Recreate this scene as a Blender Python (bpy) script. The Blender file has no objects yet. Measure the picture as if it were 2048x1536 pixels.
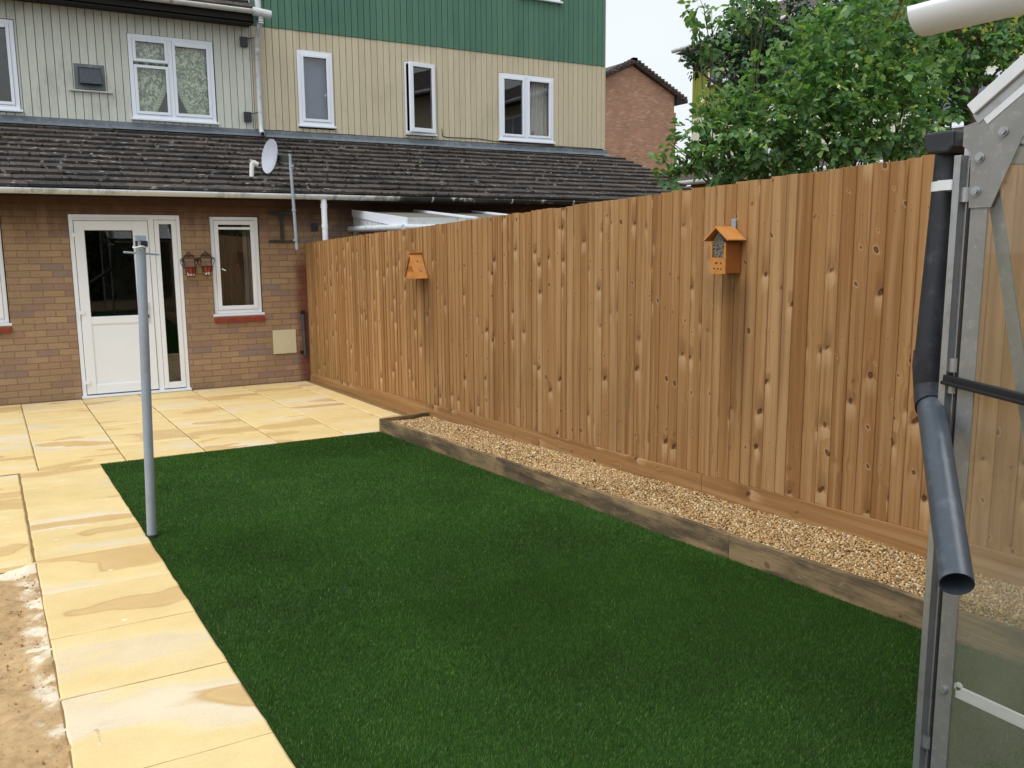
import bpy, math, random
import numpy as np
from mathutils import Vector, Matrix

random.seed(7)
rng = np.random.default_rng(11)
SC = bpy.context.scene
COL = SC.collection
R = math.radians

# ------------------------------------------------------------------ camera
M = np.array([[0.8672431267570908, -0.49782872880031914, -0.007477691732274992],
              [-0.08307820692449625, -0.1298854882419263, -0.9880423935633365],
              [0.49090464514689125, 0.8574942079834795, -0.15400101508753133]])
CZ = 1.71483
FPX = 1747.15
cam_d = bpy.data.cameras.new('camera')
cam = bpy.data.objects.new('camera', cam_d)
COL.objects.link(cam)
cam_d.sensor_width = 36.0
cam_d.lens = 36.0 * FPX / 2048.0
cam_d.clip_start = 0.05
cam_d.clip_end = 2000
rx, up, bk = M[0], -M[1], -M[2]
cam.matrix_world = Matrix(((rx[0], up[0], bk[0], 0), (rx[1], up[1], bk[1], 0), (rx[2], up[2], bk[2], CZ), (0, 0, 0, 1)))
SC.camera = cam
CAMP = np.array([0, 0, CZ])


def ray(px, py):
    return M.T @ np.array([px - 1024, py - 768, FPX])


def at(px, py, depth):
    v = ray(px, py)
    return CAMP + v * (depth / FPX)


# ------------------------------------------------------------------ world, sun, exposure
SUN_EL, SUN_AZ = R(56), R(-115)          # azimuth clockwise from +Y
world = bpy.data.worlds.new('World')
SC.world = world
world.use_nodes = True
wn = world.node_tree.nodes
wl = world.node_tree.links
bg = wn['Background']
sky = wn.new('ShaderNodeTexSky')
sky.sky_type = 'NISHITA'
sky.sun_disc = False
sky.sun_elevation = SUN_EL
sky.sun_rotation = SUN_AZ
sky.air_density = 1.0
sky.dust_density = 6.0
sky.ozone_density = 1.0
hs = wn.new('ShaderNodeHueSaturation')
hs.inputs['Saturation'].default_value = 0.22
wl.new(sky.outputs[0], hs.inputs['Color'])
# overcast: an even pale cloud layer veils most of the blue
tcw = wn.new('ShaderNodeTexCoord')
cn = wn.new('ShaderNodeTexNoise')
cn.inputs['Scale'].default_value = 2.2
cn.inputs['Detail'].default_value = 5
wl.new(tcw.outputs['Generated'], cn.inputs['Vector'])
cr = wn.new('ShaderNodeValToRGB')
cr.color_ramp.elements[0].position = 0.3
cr.color_ramp.elements[0].color = (0.84, 0.92, 0.96, 1)
cr.color_ramp.elements[1].position = 0.7
cr.color_ramp.elements[1].color = (0.95, 1.0, 1.02, 1)
wl.new(cn.outputs['Fac'], cr.inputs['Fac'])
sc_ = wn.new('ShaderNodeVectorMath')
sc_.operation = 'SCALE'
sc_.inputs['Scale'].default_value = 5.8
wl.new(cr.outputs[0], sc_.inputs[0])
cm = wn.new('ShaderNodeMix')
cm.data_type = 'RGBA'
cm.inputs[0].default_value = 0.8
wl.new(hs.outputs[0], cm.inputs[6])
wl.new(sc_.outputs[0], cm.inputs[7])
wl.new(cm.outputs[2], bg.inputs['Color'])
bg.inputs['Strength'].default_value = 0.15
sun_d = bpy.data.lights.new('sun', 'SUN')
sun_d.energy = 1.25
sun_d.angle = R(38)
sun_d.color = (1.0, 0.99, 0.98)
sun = bpy.data.objects.new('sun', sun_d)
COL.objects.link(sun)
sd = Vector((math.sin(SUN_AZ) * math.cos(SUN_EL), math.cos(SUN_AZ) * math.cos(SUN_EL), math.sin(SUN_EL)))
sun.rotation_euler = sd.to_track_quat('Z', 'Y').to_euler()
sun.location = (-6, -6, 14)
SC.view_settings.view_transform = 'Standard'
SC.view_settings.look = 'None'
SC.view_settings.gamma = 1.0
SC.view_settings.exposure = 0.34
SC.cycles.max_bounces = 8
SC.cycles.transparent_max_bounces = 16
SC.cycles.sample_clamp_indirect = 6


# site constants
D = 11.29            # outside face of the ground-floor brick wall
Y2 = 13.88           # outside face of the upper cladding
S = 0.0348           # fall of the garden towards the house

# ------------------------------------------------------------------ node helpers
def lin(c):
    """sRGB 0-255 triple -> linear rgba"""
    o = []
    for v in c:
        v = v / 255.0
        o.append(v / 12.92 if v <= 0.04045 else ((v + 0.055) / 1.055) ** 2.4)
    return (o[0], o[1], o[2], 1.0)


class NT:
    def __init__(self, name):
        self.m = bpy.data.materials.new(name)
        self.m.use_nodes = True
        self.t = self.m.node_tree
        self.b = self.t.nodes['Principled BSDF']
        self.out = self.t.nodes['Material Output']
        self._tc = self._geo = None

    def put(self, sock, v):
        if isinstance(v, bpy.types.NodeSocket):
            self.t.links.new(v, sock)
        elif v is not None:
            if isinstance(v, (tuple, list)) and len(v) == 3 and sock.type == 'RGBA':
                v = (*v, 1.0)
            sock.default_value = v

    def node(self, typ, ins=None, **kw):
        n = self.t.nodes.new('ShaderNode' + typ)
        for k, v in kw.items():
            setattr(n, k, v)
        for k, v in (ins or {}).items():
            self.put(n.inputs[k], v)
        return n

    @property
    def obj(self):
        if not self._tc:
            self._tc = self.node('TexCoord')
        return self._tc.outputs['Object']

    @property
    def rnd(self):
        if not self._geo:
            self._geo = self.node('NewGeometry')
        return self._geo.outputs['Random Per Island']

    def map(self, vec, scale=(1, 1, 1), loc=(0, 0, 0), rot=(0, 0, 0)):
        return self.node('Mapping', {'Vector': vec, 'Scale': scale, 'Location': loc, 'Rotation': rot}).outputs[0]

    def noise(self, vec, scale, detail=4, rough=0.55, dist=0.0, col=False):
        n = self.node('TexNoise', {'Vector': vec, 'Scale': scale, 'Detail': detail, 'Roughness': rough, 'Distortion': dist})
        return n.outputs['Color' if col else 'Fac']

    def vor(self, vec, scale, feature='F1', out='Distance', rand=1.0, dims='3D'):
        n = self.node('TexVoronoi', {'Vector': vec, 'Scale': scale, 'Randomness': rand}, feature=feature, voronoi_dimensions=dims)
        return n.outputs[out]

    def ramp(self, f, stops, interp='LINEAR'):
        n = self.node('ValToRGB', {'Fac': f})
        n.color_ramp.interpolation = interp
        e = n.color_ramp.elements
        while len(e) < len(stops):
            e.new(0.5)
        for i, (p, c) in enumerate(stops):
            e[i].position = p
            if not isinstance(c, (tuple, list)):
                c = (c, c, c, 1)
            e[i].color = c if len(c) == 4 else (*c, 1)
        return n.outputs['Color']

    def mix(self, f, a, b, mode='MIX'):
        n = self.node('Mix', data_type='RGBA', blend_type=mode)
        self.put(n.inputs[0], f)
        self.put(n.inputs[6], a)
        self.put(n.inputs[7], b)
        return n.outputs[2]

    def mul(self, a, b):
        return self.mix(1.0, a, b, 'MULTIPLY')

    def math(self, op, a, b=None, c=None, clamp=False):
        n = self.node('Math', operation=op, use_clamp=clamp)
        self.put(n.inputs[0], a)
        if b is not None:
            self.put(n.inputs[1], b)
        if c is not None:
            self.put(n.inputs[2], c)
        return n.outputs[0]

    def vadd(self, a, b):
        n = self.node('VectorMath', operation='ADD')
        self.put(n.inputs[0], a)
        self.put(n.inputs[1], b)
        return n.outputs[0]

    def comb(self, x, y, z):
        return self.node('CombineXYZ', {0: x, 1: y, 2: z}).outputs[0]

    def sep(self, v):
        n = self.node('SeparateXYZ', {0: v})
        return n.outputs[0], n.outputs[1], n.outputs[2]

    def smooth(self, v, a, b):
        n = self.node('MapRange', {0: v, 1: a, 2: b, 3: 0.0, 4: 1.0}, interpolation_type='SMOOTHSTEP', clamp=True)
        return n.outputs[0]

    def bump(self, h, strength=0.4, dist=0.01):
        n = self.node('Bump', {'Height': h, 'Strength': strength, 'Distance': dist})
        self.t.links.new(n.outputs[0], self.b.inputs['Normal'])

    def fin(self, col=None, rough=0.7, metal=0.0, spec=0.4):
        self.put(self.b.inputs['Base Color'], col)
        self.put(self.b.inputs['Roughness'], rough)
        self.put(self.b.inputs['Metallic'], metal)
        self.put(self.b.inputs['Specular IOR Level'], spec)
        return self.m


def hue_shift(n, col, h=0.5, s=1.0, v=1.0, fac=1.0):
    return n.node('HueSaturation', {'Hue': h, 'Saturation': s, 'Value': v, 'Fac': fac, 'Color': col}).outputs[0]


# ------------------------------------------------------------------ materials
def mat_plain(name, c, rough=0.6, metal=0.0, spec=0.4, var=0.12, nscale=6.0, bumpy=0.0, dirt=None, dirt_amt=0.3):
    n = NT(name)
    f = n.noise(n.obj, nscale, 6, 0.6)
    col = n.mul(c, n.ramp(f, [(0.25, 1 - var), (0.75, 1 + 0 * var)]))
    if dirt:
        d = n.noise(n.obj, nscale * 2.7, 8, 0.7)
        col = n.mix(n.math('MULTIPLY', n.smooth(d, 0.5, 0.72), dirt_amt), col, dirt)
    if bumpy:
        n.bump(n.noise(n.obj, nscale * 14, 4, 0.6), bumpy, 0.004)
    r = n.math('ADD', rough - 0.06, n.math('MULTIPLY', f, 0.12))
    return n.fin(col, r, metal, spec)


def mat_brick(name, bw=0.225, rh=0.075, base=None, red_patch=False, far=False):
    n = NT(name)
    x, y, z = n.sep(n.obj)
    u = n.math('ADD', x, y)
    wob = n.noise(n.obj, 9, 3, 0.6)
    uu = n.math('ADD', u, n.math('MULTIPLY', n.math('SUBTRACT', wob, 0.5), 0.012))
    wob2 = n.noise(n.vadd(n.obj, (31, 7, 5)), 7, 3, 0.6)
    zz = n.math('ADD', z, n.math('MULTIPLY', n.math('SUBTRACT', wob2, 0.5), 0.016))
    v = n.comb(uu, zz, 0.0)
    br = n.node('TexBrick', {'Vector': v, 'Scale': 1.0, 'Color1': (0, 0, 0, 1), 'Color2': (1, 1, 1, 1), 'Mortar': (0.5, 0.5, 0.5, 1),
                             'Mortar Size': 0.0055, 'Mortar Smooth': 0.35, 'Bias': 0.0, 'Brick Width': bw, 'Row Height': rh}, offset=0.5)
    t = n.node('SeparateColor', {0: br.outputs['Color']}).outputs[0]
    c = base or [(0.0, lin((160, 136, 108))), (0.25, lin((172, 146, 118))), (0.45, lin((162, 132, 112))), (0.65, lin((168, 142, 110))), (0.85, lin((154, 126, 112))), (1.0, lin((140, 126, 120)))]
    col = n.ramp(t, c)
    big = n.noise(n.obj, 1.3, 4, 0.6)
    col = n.mul(col, n.ramp(big, [(0.3, 0.78), (0.7, 1.05)]))
    fine = n.noise(n.obj, 60, 5, 0.7)
    col = n.mul(col, n.ramp(fine, [(0.3, 0.82), (0.7, 1.08)]))
    blot = n.noise(n.vadd(n.obj, (3, 9, 1)), 11, 3, 0.5)
    col = n.mix(n.math('MULTIPLY', n.smooth(blot, 0.56, 0.72), 0.45), col, lin((136, 112, 102)))
    mort = n.mul(lin((140, 116, 90)) if not far else lin((190, 150, 120)), n.ramp(fine, [(0.3, 0.7), (0.7, 1.1)]))
    col = n.mix(br.outputs['Fac'], col, mort)
    if red_patch:
        # worn dark red paint left on the brick in the corner, and eaves shade put into the colour
        edge = n.math('ADD', x, n.math('MULTIPLY', n.math('SUBTRACT', n.noise(n.obj, 5, 5, 0.65), 0.5), 0.16))
        m1 = n.smooth(edge, 3.19, 3.33)
        m2 = n.smooth(edge, 3.52, 3.46)
        m3 = n.smooth(n.math('ADD', z, n.math('MULTIPLY', blot, 0.3)), 1.95, 1.55)
        pm = n.math('MULTIPLY', n.math('MULTIPLY', m1, m2), n.math('MULTIPLY', m3, 0.8))
        col = n.mix(pm, col, lin((104, 48, 40)))
        chip = n.noise(n.vadd(n.obj, (17, 3, 8)), 13, 5, 0.7)
        col = n.mix(n.math('MULTIPLY', n.smooth(chip, 0.70, 0.74), 0.35), col, lin((205, 185, 165)))
        # shade under the eaves painted as a dark brown band
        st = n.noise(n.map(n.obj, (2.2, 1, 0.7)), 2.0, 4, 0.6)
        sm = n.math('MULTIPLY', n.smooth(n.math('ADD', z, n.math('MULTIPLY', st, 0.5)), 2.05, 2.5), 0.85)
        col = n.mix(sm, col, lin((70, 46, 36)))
    h = n.math('SUBTRACT', 1.0, br.outputs['Fac'])
    h = n.math('ADD', h, n.math('MULTIPLY', fine, 0.35))
    n.bump(h, 0.75, 0.006)
    return n.fin(col, 0.88, 0, 0.25)


def mat_clad(name, c1, c2, stain, stain_amt):
    n = NT(name)
    col = n.mix(n.rnd, c1, c2)
    gr = n.noise(n.map(n.obj, (40, 1, 1.5)), 3, 5, 0.6)
    col = n.mul(col, n.ramp(gr, [(0.3, 0.88), (0.7, 1.04)]))
    st = n.noise(n.map(n.obj, (1.3, 1, 0.7)), 1.5, 6, 0.65)
    col = n.mix(n.math('MULTIPLY', n.smooth(st, 0.48, 0.76), stain_amt), col, stain)
    x, y, z = n.sep(n.obj)
    dn = n.noise(n.map(n.obj, (22, 1, 2)), 2, 5, 0.7)
    col = n.mix(n.math('MULTIPLY', n.smooth(dn, 0.55, 0.75), stain_amt * 0.6), col, stain)
    n.bump(gr, 0.12, 0.003)
    return n.fin(col, 0.7, 0, 0.3)


def mat_tile():
    n = NT('roof_tile')
    r = n.rnd
    col = n.ramp(r, [(0.0, lin((60, 56, 56))), (0.35, lin((74, 69, 67))), (0.6, lin((84, 77, 73))), (0.85, lin((68, 64, 63))), (1.0, lin((98, 87, 81)))])
    big = n.noise(n.obj, 0.8, 4, 0.6)
    x, y, z = n.sep(n.obj)
    col = n.mix(n.math('MULTIPLY', n.smooth(n.math('ADD', n.math('MULTIPLY', big, 1.6), n.math('MULTIPLY', x, 0.22)), 1.3, 1.9), 0.4), col, lin((102, 86, 78)))
    fine = n.noise(n.obj, 38, 7, 0.72)
    col = n.mul(col, n.ramp(fine, [(0.28, 0.78), (0.72, 1.12)]))
    moss = n.noise(n.map(n.obj, (1, 1.4, 1.4)), 6.5, 8, 0.75)
    col = n.mix(n.math('MULTIPLY', n.smooth(moss, 0.55, 0.66), 0.6), col, lin((46, 44, 38)))
    li = n.noise(n.map(n.obj, (0.8, 1.0, 1.0), (5, 2, 9)), 13, 6, 0.66)
    region = n.noise(n.vadd(n.obj, (8, 1, 4)), 0.9, 3, 0.5)
    lm = n.math('MULTIPLY', n.smooth(li, 0.60, 0.635), n.smooth(region, 0.34, 0.50))
    col = n.mix(n.math('MULTIPLY', lm, 0.75), col, lin((182, 180, 174)))
    wh = n.vor(n.map(n.obj, (1.5, 2.2, 2.2), (2, 5, 1)), 1.6, rand=1.0)
    col = n.mix(n.smooth(n.math('ADD', wh, n.math('MULTIPLY', fine, 0.05)), 0.075, 0.055), col, lin((225, 225, 222)))
    n.bump(n.math('ADD', n.math('MULTIPLY', moss, 0.5), n.math('MULTIPLY', fine, 0.6)), 0.4, 0.008)
    return n.fin(col, 0.9, 0, 0.25)


def mat_fence(name='fence_wood', tone=1.0, horizontal=False, grey=0.0):
    n = NT(name)
    x, y, z = n.sep(n.obj)
    if not horizontal:      # back to site coordinates (the fence stands at y = 5)
        y = n.math('ADD', y, 5.0)
        z = n.math('ADD', z, S * (D - 5.0) - 0.085)
    r = n.rnd
    r2 = n.math('FRACT', n.math('MULTIPLY', r, 17.31))
    r3 = n.math('FRACT', n.math('MULTIPLY', r, 53.77))
    if horizontal:
        u = z
        w = n.math('ADD', n.math('ADD', y, x), n.math('MULTIPLY', r, 31.0))
    else:
        u = y
        w = n.math('ADD', z, n.math('MULTIPLY', r, 31.0))
    uw = n.comb(u, w, n.math('MULTIPLY', r2, 40.0))
    # knots: one jittered cell pattern per board
    KX, KY = 9.0, 5.0
    ku = n.math('MULTIPLY', n.math('ADD', u, n.math('MULTIPLY', r2, 7.0)), KX)
    kw = n.math('MULTIPLY', w, KY)
    vor = n.node('TexVoronoi', {'Vector': n.comb(ku, kw, 0.0), 'Scale': 1.0, 'Randomness': 0.9}, feature='F1', voronoi_dimensions='2D')
    kc = n.node('SeparateColor', {0: vor.outputs['Color']})
    k1, k2, k3 = kc.outputs[0], kc.outputs[1], kc.outputs[2]
    cx, cy, cz = n.sep(vor.outputs['Position'])
    jig = n.math('MULTIPLY', n.math('SUBTRACT', n.noise(uw, 45, 4, 0.65), 0.5), 0.012)
    du = n.math('ADD', n.math('DIVIDE', n.math('SUBTRACT', ku, cx), KX), jig)      # metres from the knot
    dw = n.math('ADD', n.math('DIVIDE', n.math('SUBTRACT', kw, cy), KY), jig)
    # skewed ellipse
    dus = n.math('ADD', du, n.math('MULTIPLY', dw, n.math('MULTIPLY', n.math('SUBTRACT', k3, 0.5), 1.6)))
    kd = n.math('SQRT', n.math('ADD', n.math('MULTIPLY', dus, dus), n.math('MULTIPLY', n.math('MULTIPLY', dw, dw), 0.7)))
    has = n.smooth(k1, 0.46, 0.48)
    kr = n.math('ADD', 0.0035, n.math('MULTIPLY', n.math('POWER', k2, 2.0), 0.013))
    core = n.math('MULTIPLY', n.smooth(n.math('SUBTRACT', kd, kr), 0.0022, -0.0025), has)
    rim = n.math('MULTIPLY', n.smooth(n.math('SUBTRACT', kd, kr), 0.010, 0.001), has)
    # grain lines, straight along the board and bowed round the knots
    bow = n.math('MULTIPLY', n.math('MULTIPLY', n.smooth(kd, 0.06, 0.008), has), n.math('MULTIPLY', du, -0.6))
    wob = n.noise(n.comb(n.math('MULTIPLY', u, 4.0), n.math('MULTIPLY', w, 0.7), r2), 2.0, 2, 0.5)
    ub = n.math('ADD', u, n.math('ADD', bow, n.math('MULTIPLY', wob, 0.03)))
    gr = n.noise(n.comb(n.math('MULTIPLY', ub, 130.0), n.math('MULTIPLY', w, 0.8), n.math('MULTIPLY', r2, 40.0)), 1.0, 4, 0.6)
    fig = n.noise(n.comb(n.math('MULTIPLY', ub, 26.0), n.math('MULTIPLY', w, 0.7), n.math('MULTIPLY', r3, 40.0)), 1.0, 3, 0.5)
    base = n.ramp(r, [(0.0, lin((156, 111, 64))), (0.18, lin((182, 139, 90))), (0.36, lin((164, 119, 70))), (0.55, lin((188, 147, 99))), (0.72, lin((172, 127, 78))), (0.88, lin((154, 108, 62))), (1.0, lin((180, 137, 86)))])
    col = n.mix(n.math('MULTIPLY', n.smooth(gr, 0.40, 0.72), 0.42), base, lin((118, 76, 42)))
    col = n.mix(n.math('MULTIPLY', n.smooth(fig, 0.48, 0.66), 0.40), col, lin((196, 156, 112)))
    col = n.mix(n.math('MULTIPLY', n.smooth(fig, 0.46, 0.32), 0.45), col, lin((128, 84, 46)))
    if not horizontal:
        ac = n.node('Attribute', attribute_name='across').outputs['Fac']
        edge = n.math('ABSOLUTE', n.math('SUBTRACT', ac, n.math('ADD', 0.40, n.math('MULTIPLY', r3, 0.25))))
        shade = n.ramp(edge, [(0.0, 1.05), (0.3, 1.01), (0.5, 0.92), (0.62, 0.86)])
        col = n.mix(n.ramp(r2, [(0.0, 0.15), (0.5, 0.55), (1.0, 1.0)]), col, n.mul(col, shade))  # edge shading of the cupped boards put into the colour
        # nail heads in three rows where the boards meet the rails
        zr = n.math('SUBTRACT', z, n.math('MULTIPLY', n.math('SUBTRACT', D, y), S))
        for hz in (0.36, 0.97, 1.56):
            nd = n.math('ADD', n.math('POWER', n.math('MULTIPLY', n.math('SUBTRACT', ac, 0.5), 0.09), 2.0), n.math('POWER', n.math('SUBTRACT', zr, n.math('ADD', hz, n.math('MULTIPLY', r3, 0.02))), 2.0))
            col = n.mix(n.math('MULTIPLY', n.smooth(nd, 0.000018, 0.000006), 0.7), col, lin((82, 66, 54)))
    # planed flash: pale wedge below each knot with a crisp top, darker smear above it
    big = n.smooth(k2, 0.25, 0.6)
    below = n.math('MULTIPLY', n.smooth(dw, -0.14, -0.012), n.smooth(n.math('ADD', dw, n.math('MULTIPLY', n.math('ABSOLUTE', du), 0.7)), 0.006, -0.006))
    above = n.math('MULTIPLY', n.smooth(dw, 0.16, 0.01), n.smooth(dw, -0.004, 0.006))
    side = n.smooth(n.math('ABSOLUTE', du), 0.045, 0.020)
    flip = n.smooth(k3, 0.45, 0.5)
    pale = n.math('MULTIPLY', n.math('MULTIPLY', below, side), n.math('MULTIPLY', has, big))
    smear = n.math('MULTIPLY', n.math('MULTIPLY', above, side), n.math('MULTIPLY', has, big))
    col = n.mix(n.math('MULTIPLY', n.math('MULTIPLY', pale, flip), 0.55), col, lin((216, 178, 134)))
    col = n.mix(n.math('MULTIPLY', n.math('MULTIPLY', smear, flip), 0.45), col, lin((112, 72, 40)))
    col = n.mix(n.math('MULTIPLY', rim, 0.5), col, n.mix(flip, lin((206, 164, 118)), lin((120, 76, 42))))
    col = n.mix(n.math('MULTIPLY', core, 0.85), col, n.mix(n.smooth(kd, 0.0, 0.008), lin((104, 66, 40)), lin((66, 38, 22))))
    # weathering
    wea = n.noise(n.comb(u, z, x), 1.1, 5, 0.6)
    col = n.mix(n.math('MULTIPLY', n.smooth(wea, 0.48, 0.72), 0.30), col, lin((134, 106, 66)))
    if not horizontal:
        strk = n.noise(n.comb(n.math('MULTIPLY', u, 9.0), n.math('MULTIPLY', z, 0.35), 3.0), 1.0, 4, 0.6)
        col = n.mix(n.math('MULTIPLY', n.smooth(strk, 0.55, 0.72), 0.45), col, lin((112, 72, 40)))
        # shadow smear painted below each insect house, greenish foot by the wall
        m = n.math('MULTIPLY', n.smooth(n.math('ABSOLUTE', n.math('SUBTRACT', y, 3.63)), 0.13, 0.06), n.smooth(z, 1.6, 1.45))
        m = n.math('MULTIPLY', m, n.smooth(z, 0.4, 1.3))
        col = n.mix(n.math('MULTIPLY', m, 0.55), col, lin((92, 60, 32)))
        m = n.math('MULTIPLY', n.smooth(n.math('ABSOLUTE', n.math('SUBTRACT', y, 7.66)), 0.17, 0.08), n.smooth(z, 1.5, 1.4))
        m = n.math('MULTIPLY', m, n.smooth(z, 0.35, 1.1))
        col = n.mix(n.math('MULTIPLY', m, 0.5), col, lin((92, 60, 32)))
        g = n.math('MULTIPLY', n.smooth(y, 9.3, 11.2), n.smooth(n.math('ADD', z, n.math('MULTIPLY', wea, 0.6)), 1.15, 0.35))
        col = n.mix(n.math('MULTIPLY', g, 0.4), col, lin((128, 112, 58)))
    if grey:
        gm = n.noise(n.comb(n.math('MULTIPLY', u, 5.0), n.math('MULTIPLY', w, 1.2), 2.0), 1.8, 6, 0.65)
        gc = n.mix(n.smooth(gm, 0.38, 0.62), lin((146, 124, 92)), lin((82, 74, 60)))
        gc = n.mul(gc, n.ramp(gr, [(0.3, 0.6), (0.7, 1.25)]))
        col = n.mix(grey, col, gc)
        sc = n.noise(n.comb(n.math('MULTIPLY', u, 40), n.math('MULTIPLY', w, 14), 7.0), 1.0, 5, 0.7)
        col = n.mix(n.math('MULTIPLY', n.smooth(sc, 0.62, 0.70), 0.45), col, lin((176, 166, 148)))
        col = n.mix(n.math('MULTIPLY', core, 0.5), col, lin((60, 46, 34)))
    if tone != 1.0:
        col = n.mul(col, (tone, tone * 1.02, tone * 1.06, 1))
    h = n.math('ADD', n.math('MULTIPLY', gr, 0.6), n.math('SUBTRACT', n.math('MULTIPLY', pale, 0.3), n.math('MULTIPLY', core, 0.8)))
    n.bump(h, 0.35, 0.004)
    return n.fin(col, 0.72, 0, 0.25)


def mat_slab():
    n = NT('sandstone')
    r = n.rnd
    r2 = n.math('FRACT', n.math('MULTIPLY', r, 23.7))
    off = n.comb(n.math('MULTIPLY', r, 60), n.math('MULTIPLY', r2, 45), n.math('MULTIPLY', r, 21))
    p = n.vadd(n.obj, off)
    warp = n.noise(p, 1.6, 3, 0.5, col=True)
    pw = n.vadd(p, n.node('VectorMath', {0: warp, 'Scale': 0.45}, operation='SCALE').outputs[0])
    f = n.noise(n.map(pw, (0.62, 1.9, 1)), 1.05, 2.5, 0.42)
    col = n.ramp(f, [(0.25, lin((204, 171, 118))), (0.372, lin((215, 185, 132))), (0.381, lin((200, 167, 114))), (0.388, lin((228, 202, 146))), (0.46, lin((232, 208, 154))),
                     (0.52, lin((230, 206, 150))), (0.585, lin((232, 212, 166))), (0.595, lin((226, 208, 174))), (0.655, lin((232, 216, 188))), (0.665, lin((202, 168, 116))), (0.676, lin((215, 184, 130))), (0.76, lin((200, 166, 114)))])
    tint = n.ramp(r2, [(0.0, (0.93, 0.90, 0.82)), (0.4, (1, 0.98, 0.92)), (0.7, (0.97, 0.93, 0.86)), (1.0, (1.0, 1.0, 1.0))])
    col = n.mul(col, tint)
    fine = n.noise(n.obj, 90, 6, 0.7)
    col = n.mul(col, n.ramp(fine, [(0.25, 0.90), (0.75, 1.05)]))
    mid = n.noise(p, 5, 5, 0.6)
    col = n.mul(col, n.ramp(mid, [(0.3, 0.93), (0.7, 1.03)]))
    # mud smears at the joints and mortar splashes
    sp = n.vor(n.obj, 5.0)
    col = n.mix(n.math('MULTIPLY', n.smooth(n.math('ADD', sp, n.math('MULTIPLY', fine, 0.10)), 0.12, 0.09), 0.6), col, lin((246, 238, 222)))
    n.bump(n.math('ADD', n.math('MULTIPLY', f, 2.0), n.math('MULTIPLY', fine, 0.25)), 0.35, 0.008)
    return n.fin(col, 0.6, 0, 0.3)


def mat_soil(name='soil'):
    n = NT(name)
    x, y, z = n.sep(n.obj)
    a = n.noise(n.obj, 3.2, 8, 0.65)
    b = n.noise(n.obj, 30, 8, 0.75)
    col = n.mix(a, lin((176, 144, 104)), lin((204, 174, 132)))
    col = n.mul(col, n.ramp(b, [(0.28, 0.62), (0.5, 0.95), (0.75, 1.15)]))
    dark = n.vor(n.obj, 42)
    col = n.mix(n.math('MULTIPLY', n.smooth(n.math('ADD', dark, n.math('MULTIPLY', b, 0.2)), 0.26, 0.2), 0.6), col, lin((110, 84, 54)))
    # pale spilt mortar along the edge of the paving
    e = n.math('ADD', n.math('ADD', x, n.math('MULTIPLY', y, 0.0185)), n.math('MULTIPLY', n.math('SUBTRACT', n.noise(n.obj, 4.5, 6, 0.65), 0.5), 0.32))
    m = n.smooth(e, 0.0, 0.07)
    pm = n.noise(n.vadd(n.obj, (4, 4, 0)), 7, 5, 0.6)
    m = n.math('MULTIPLY', m, n.smooth(pm, 0.44, 0.56))
    m = n.math('MAXIMUM', m, n.math('MULTIPLY', n.smooth(n.math('ADD', y, n.math('MULTIPLY', a, 0.25)), 4.93, 5.0), n.smooth(x, -0.5, -0.3)))
    col = n.mix(n.math('MULTIPLY', m, 0.9), col, lin((232, 220, 198)))
    n.bump(n.math('ADD', a, n.math('MULTIPLY', b, 0.6)), 0.6, 0.014)
    return n.fin(col, 0.98, 0, 0.05)


def mat_leaf(name, c1, c2, c3, trans=0.3):
    n = NT(name)
    r = n.rnd
    col = n.ramp(r, [(0.0, c1), (0.5, c2), (1.0, c3)])
    big = n.noise(n.obj, 1.4, 3, 0.5)
    col = n.mul(col, n.ramp(big, [(0.3, 0.75), (0.7, 1.2)]))
    m = n.fin(col, 0.40, 0, 0.5)
    tr = n.node('BsdfTranslucent', {'Color': n.mul(col, (1.1, 1.25, 0.55, 1))})
    mx = n.node('MixShader', {0: trans})
    n.t.links.new(n.b.outputs[0], mx.inputs[1])
    n.t.links.new(tr.outputs[0], mx.inputs[2])
    n.t.links.new(mx.outputs[0], n.out.inputs['Surface'])
    return m


def mat_grass():
    n = NT('turf')
    r = n.rnd
    col = n.ramp(r, [(0.0, lin((46, 79, 27))), (0.45, lin((58, 98, 34))), (0.8, lin((72, 114, 44))), (0.96, lin((96, 134, 62))), (1.0, lin((146, 160, 98)))])
    big = n.noise(n.obj, 1.7, 4, 0.6)
    col = n.mul(col, n.ramp(big, [(0.3, 0.78), (0.7, 1.24)]))
    m = n.fin(col, 0.65, 0, 0.12)
    tr = n.node('BsdfTranslucent', {'Color': col})
    mx = n.node('MixShader', {0: 0.15})
    n.t.links.new(n.b.outputs[0], mx.inputs[1])
    n.t.links.new(tr.outputs[0], mx.inputs[2])
    n.t.links.new(mx.outputs[0], n.out.inputs['Surface'])
    return m


def mat_gravel():
    n = NT('gravel')
    r = n.rnd
    col = n.ramp(r, [(0.0, lin((128, 92, 58))), (0.2, lin((196, 160, 112))), (0.4, lin((222, 194, 150))), (0.55, lin((168, 124, 78))), (0.7, lin((206, 182, 148))), (0.85, lin((150, 120, 92))), (0.95, lin((238, 224, 198))), (1.0, lin((240, 236, 226)))])
    f = n.noise(n.obj, 120, 4, 0.6)
    col = n.mul(col, n.ramp(f, [(0.3, (0.74, 0.72, 0.62)), (0.7, (1.0, 0.98, 0.86))]))
    return n.fin(col, 0.75, 0, 0.25)


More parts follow.
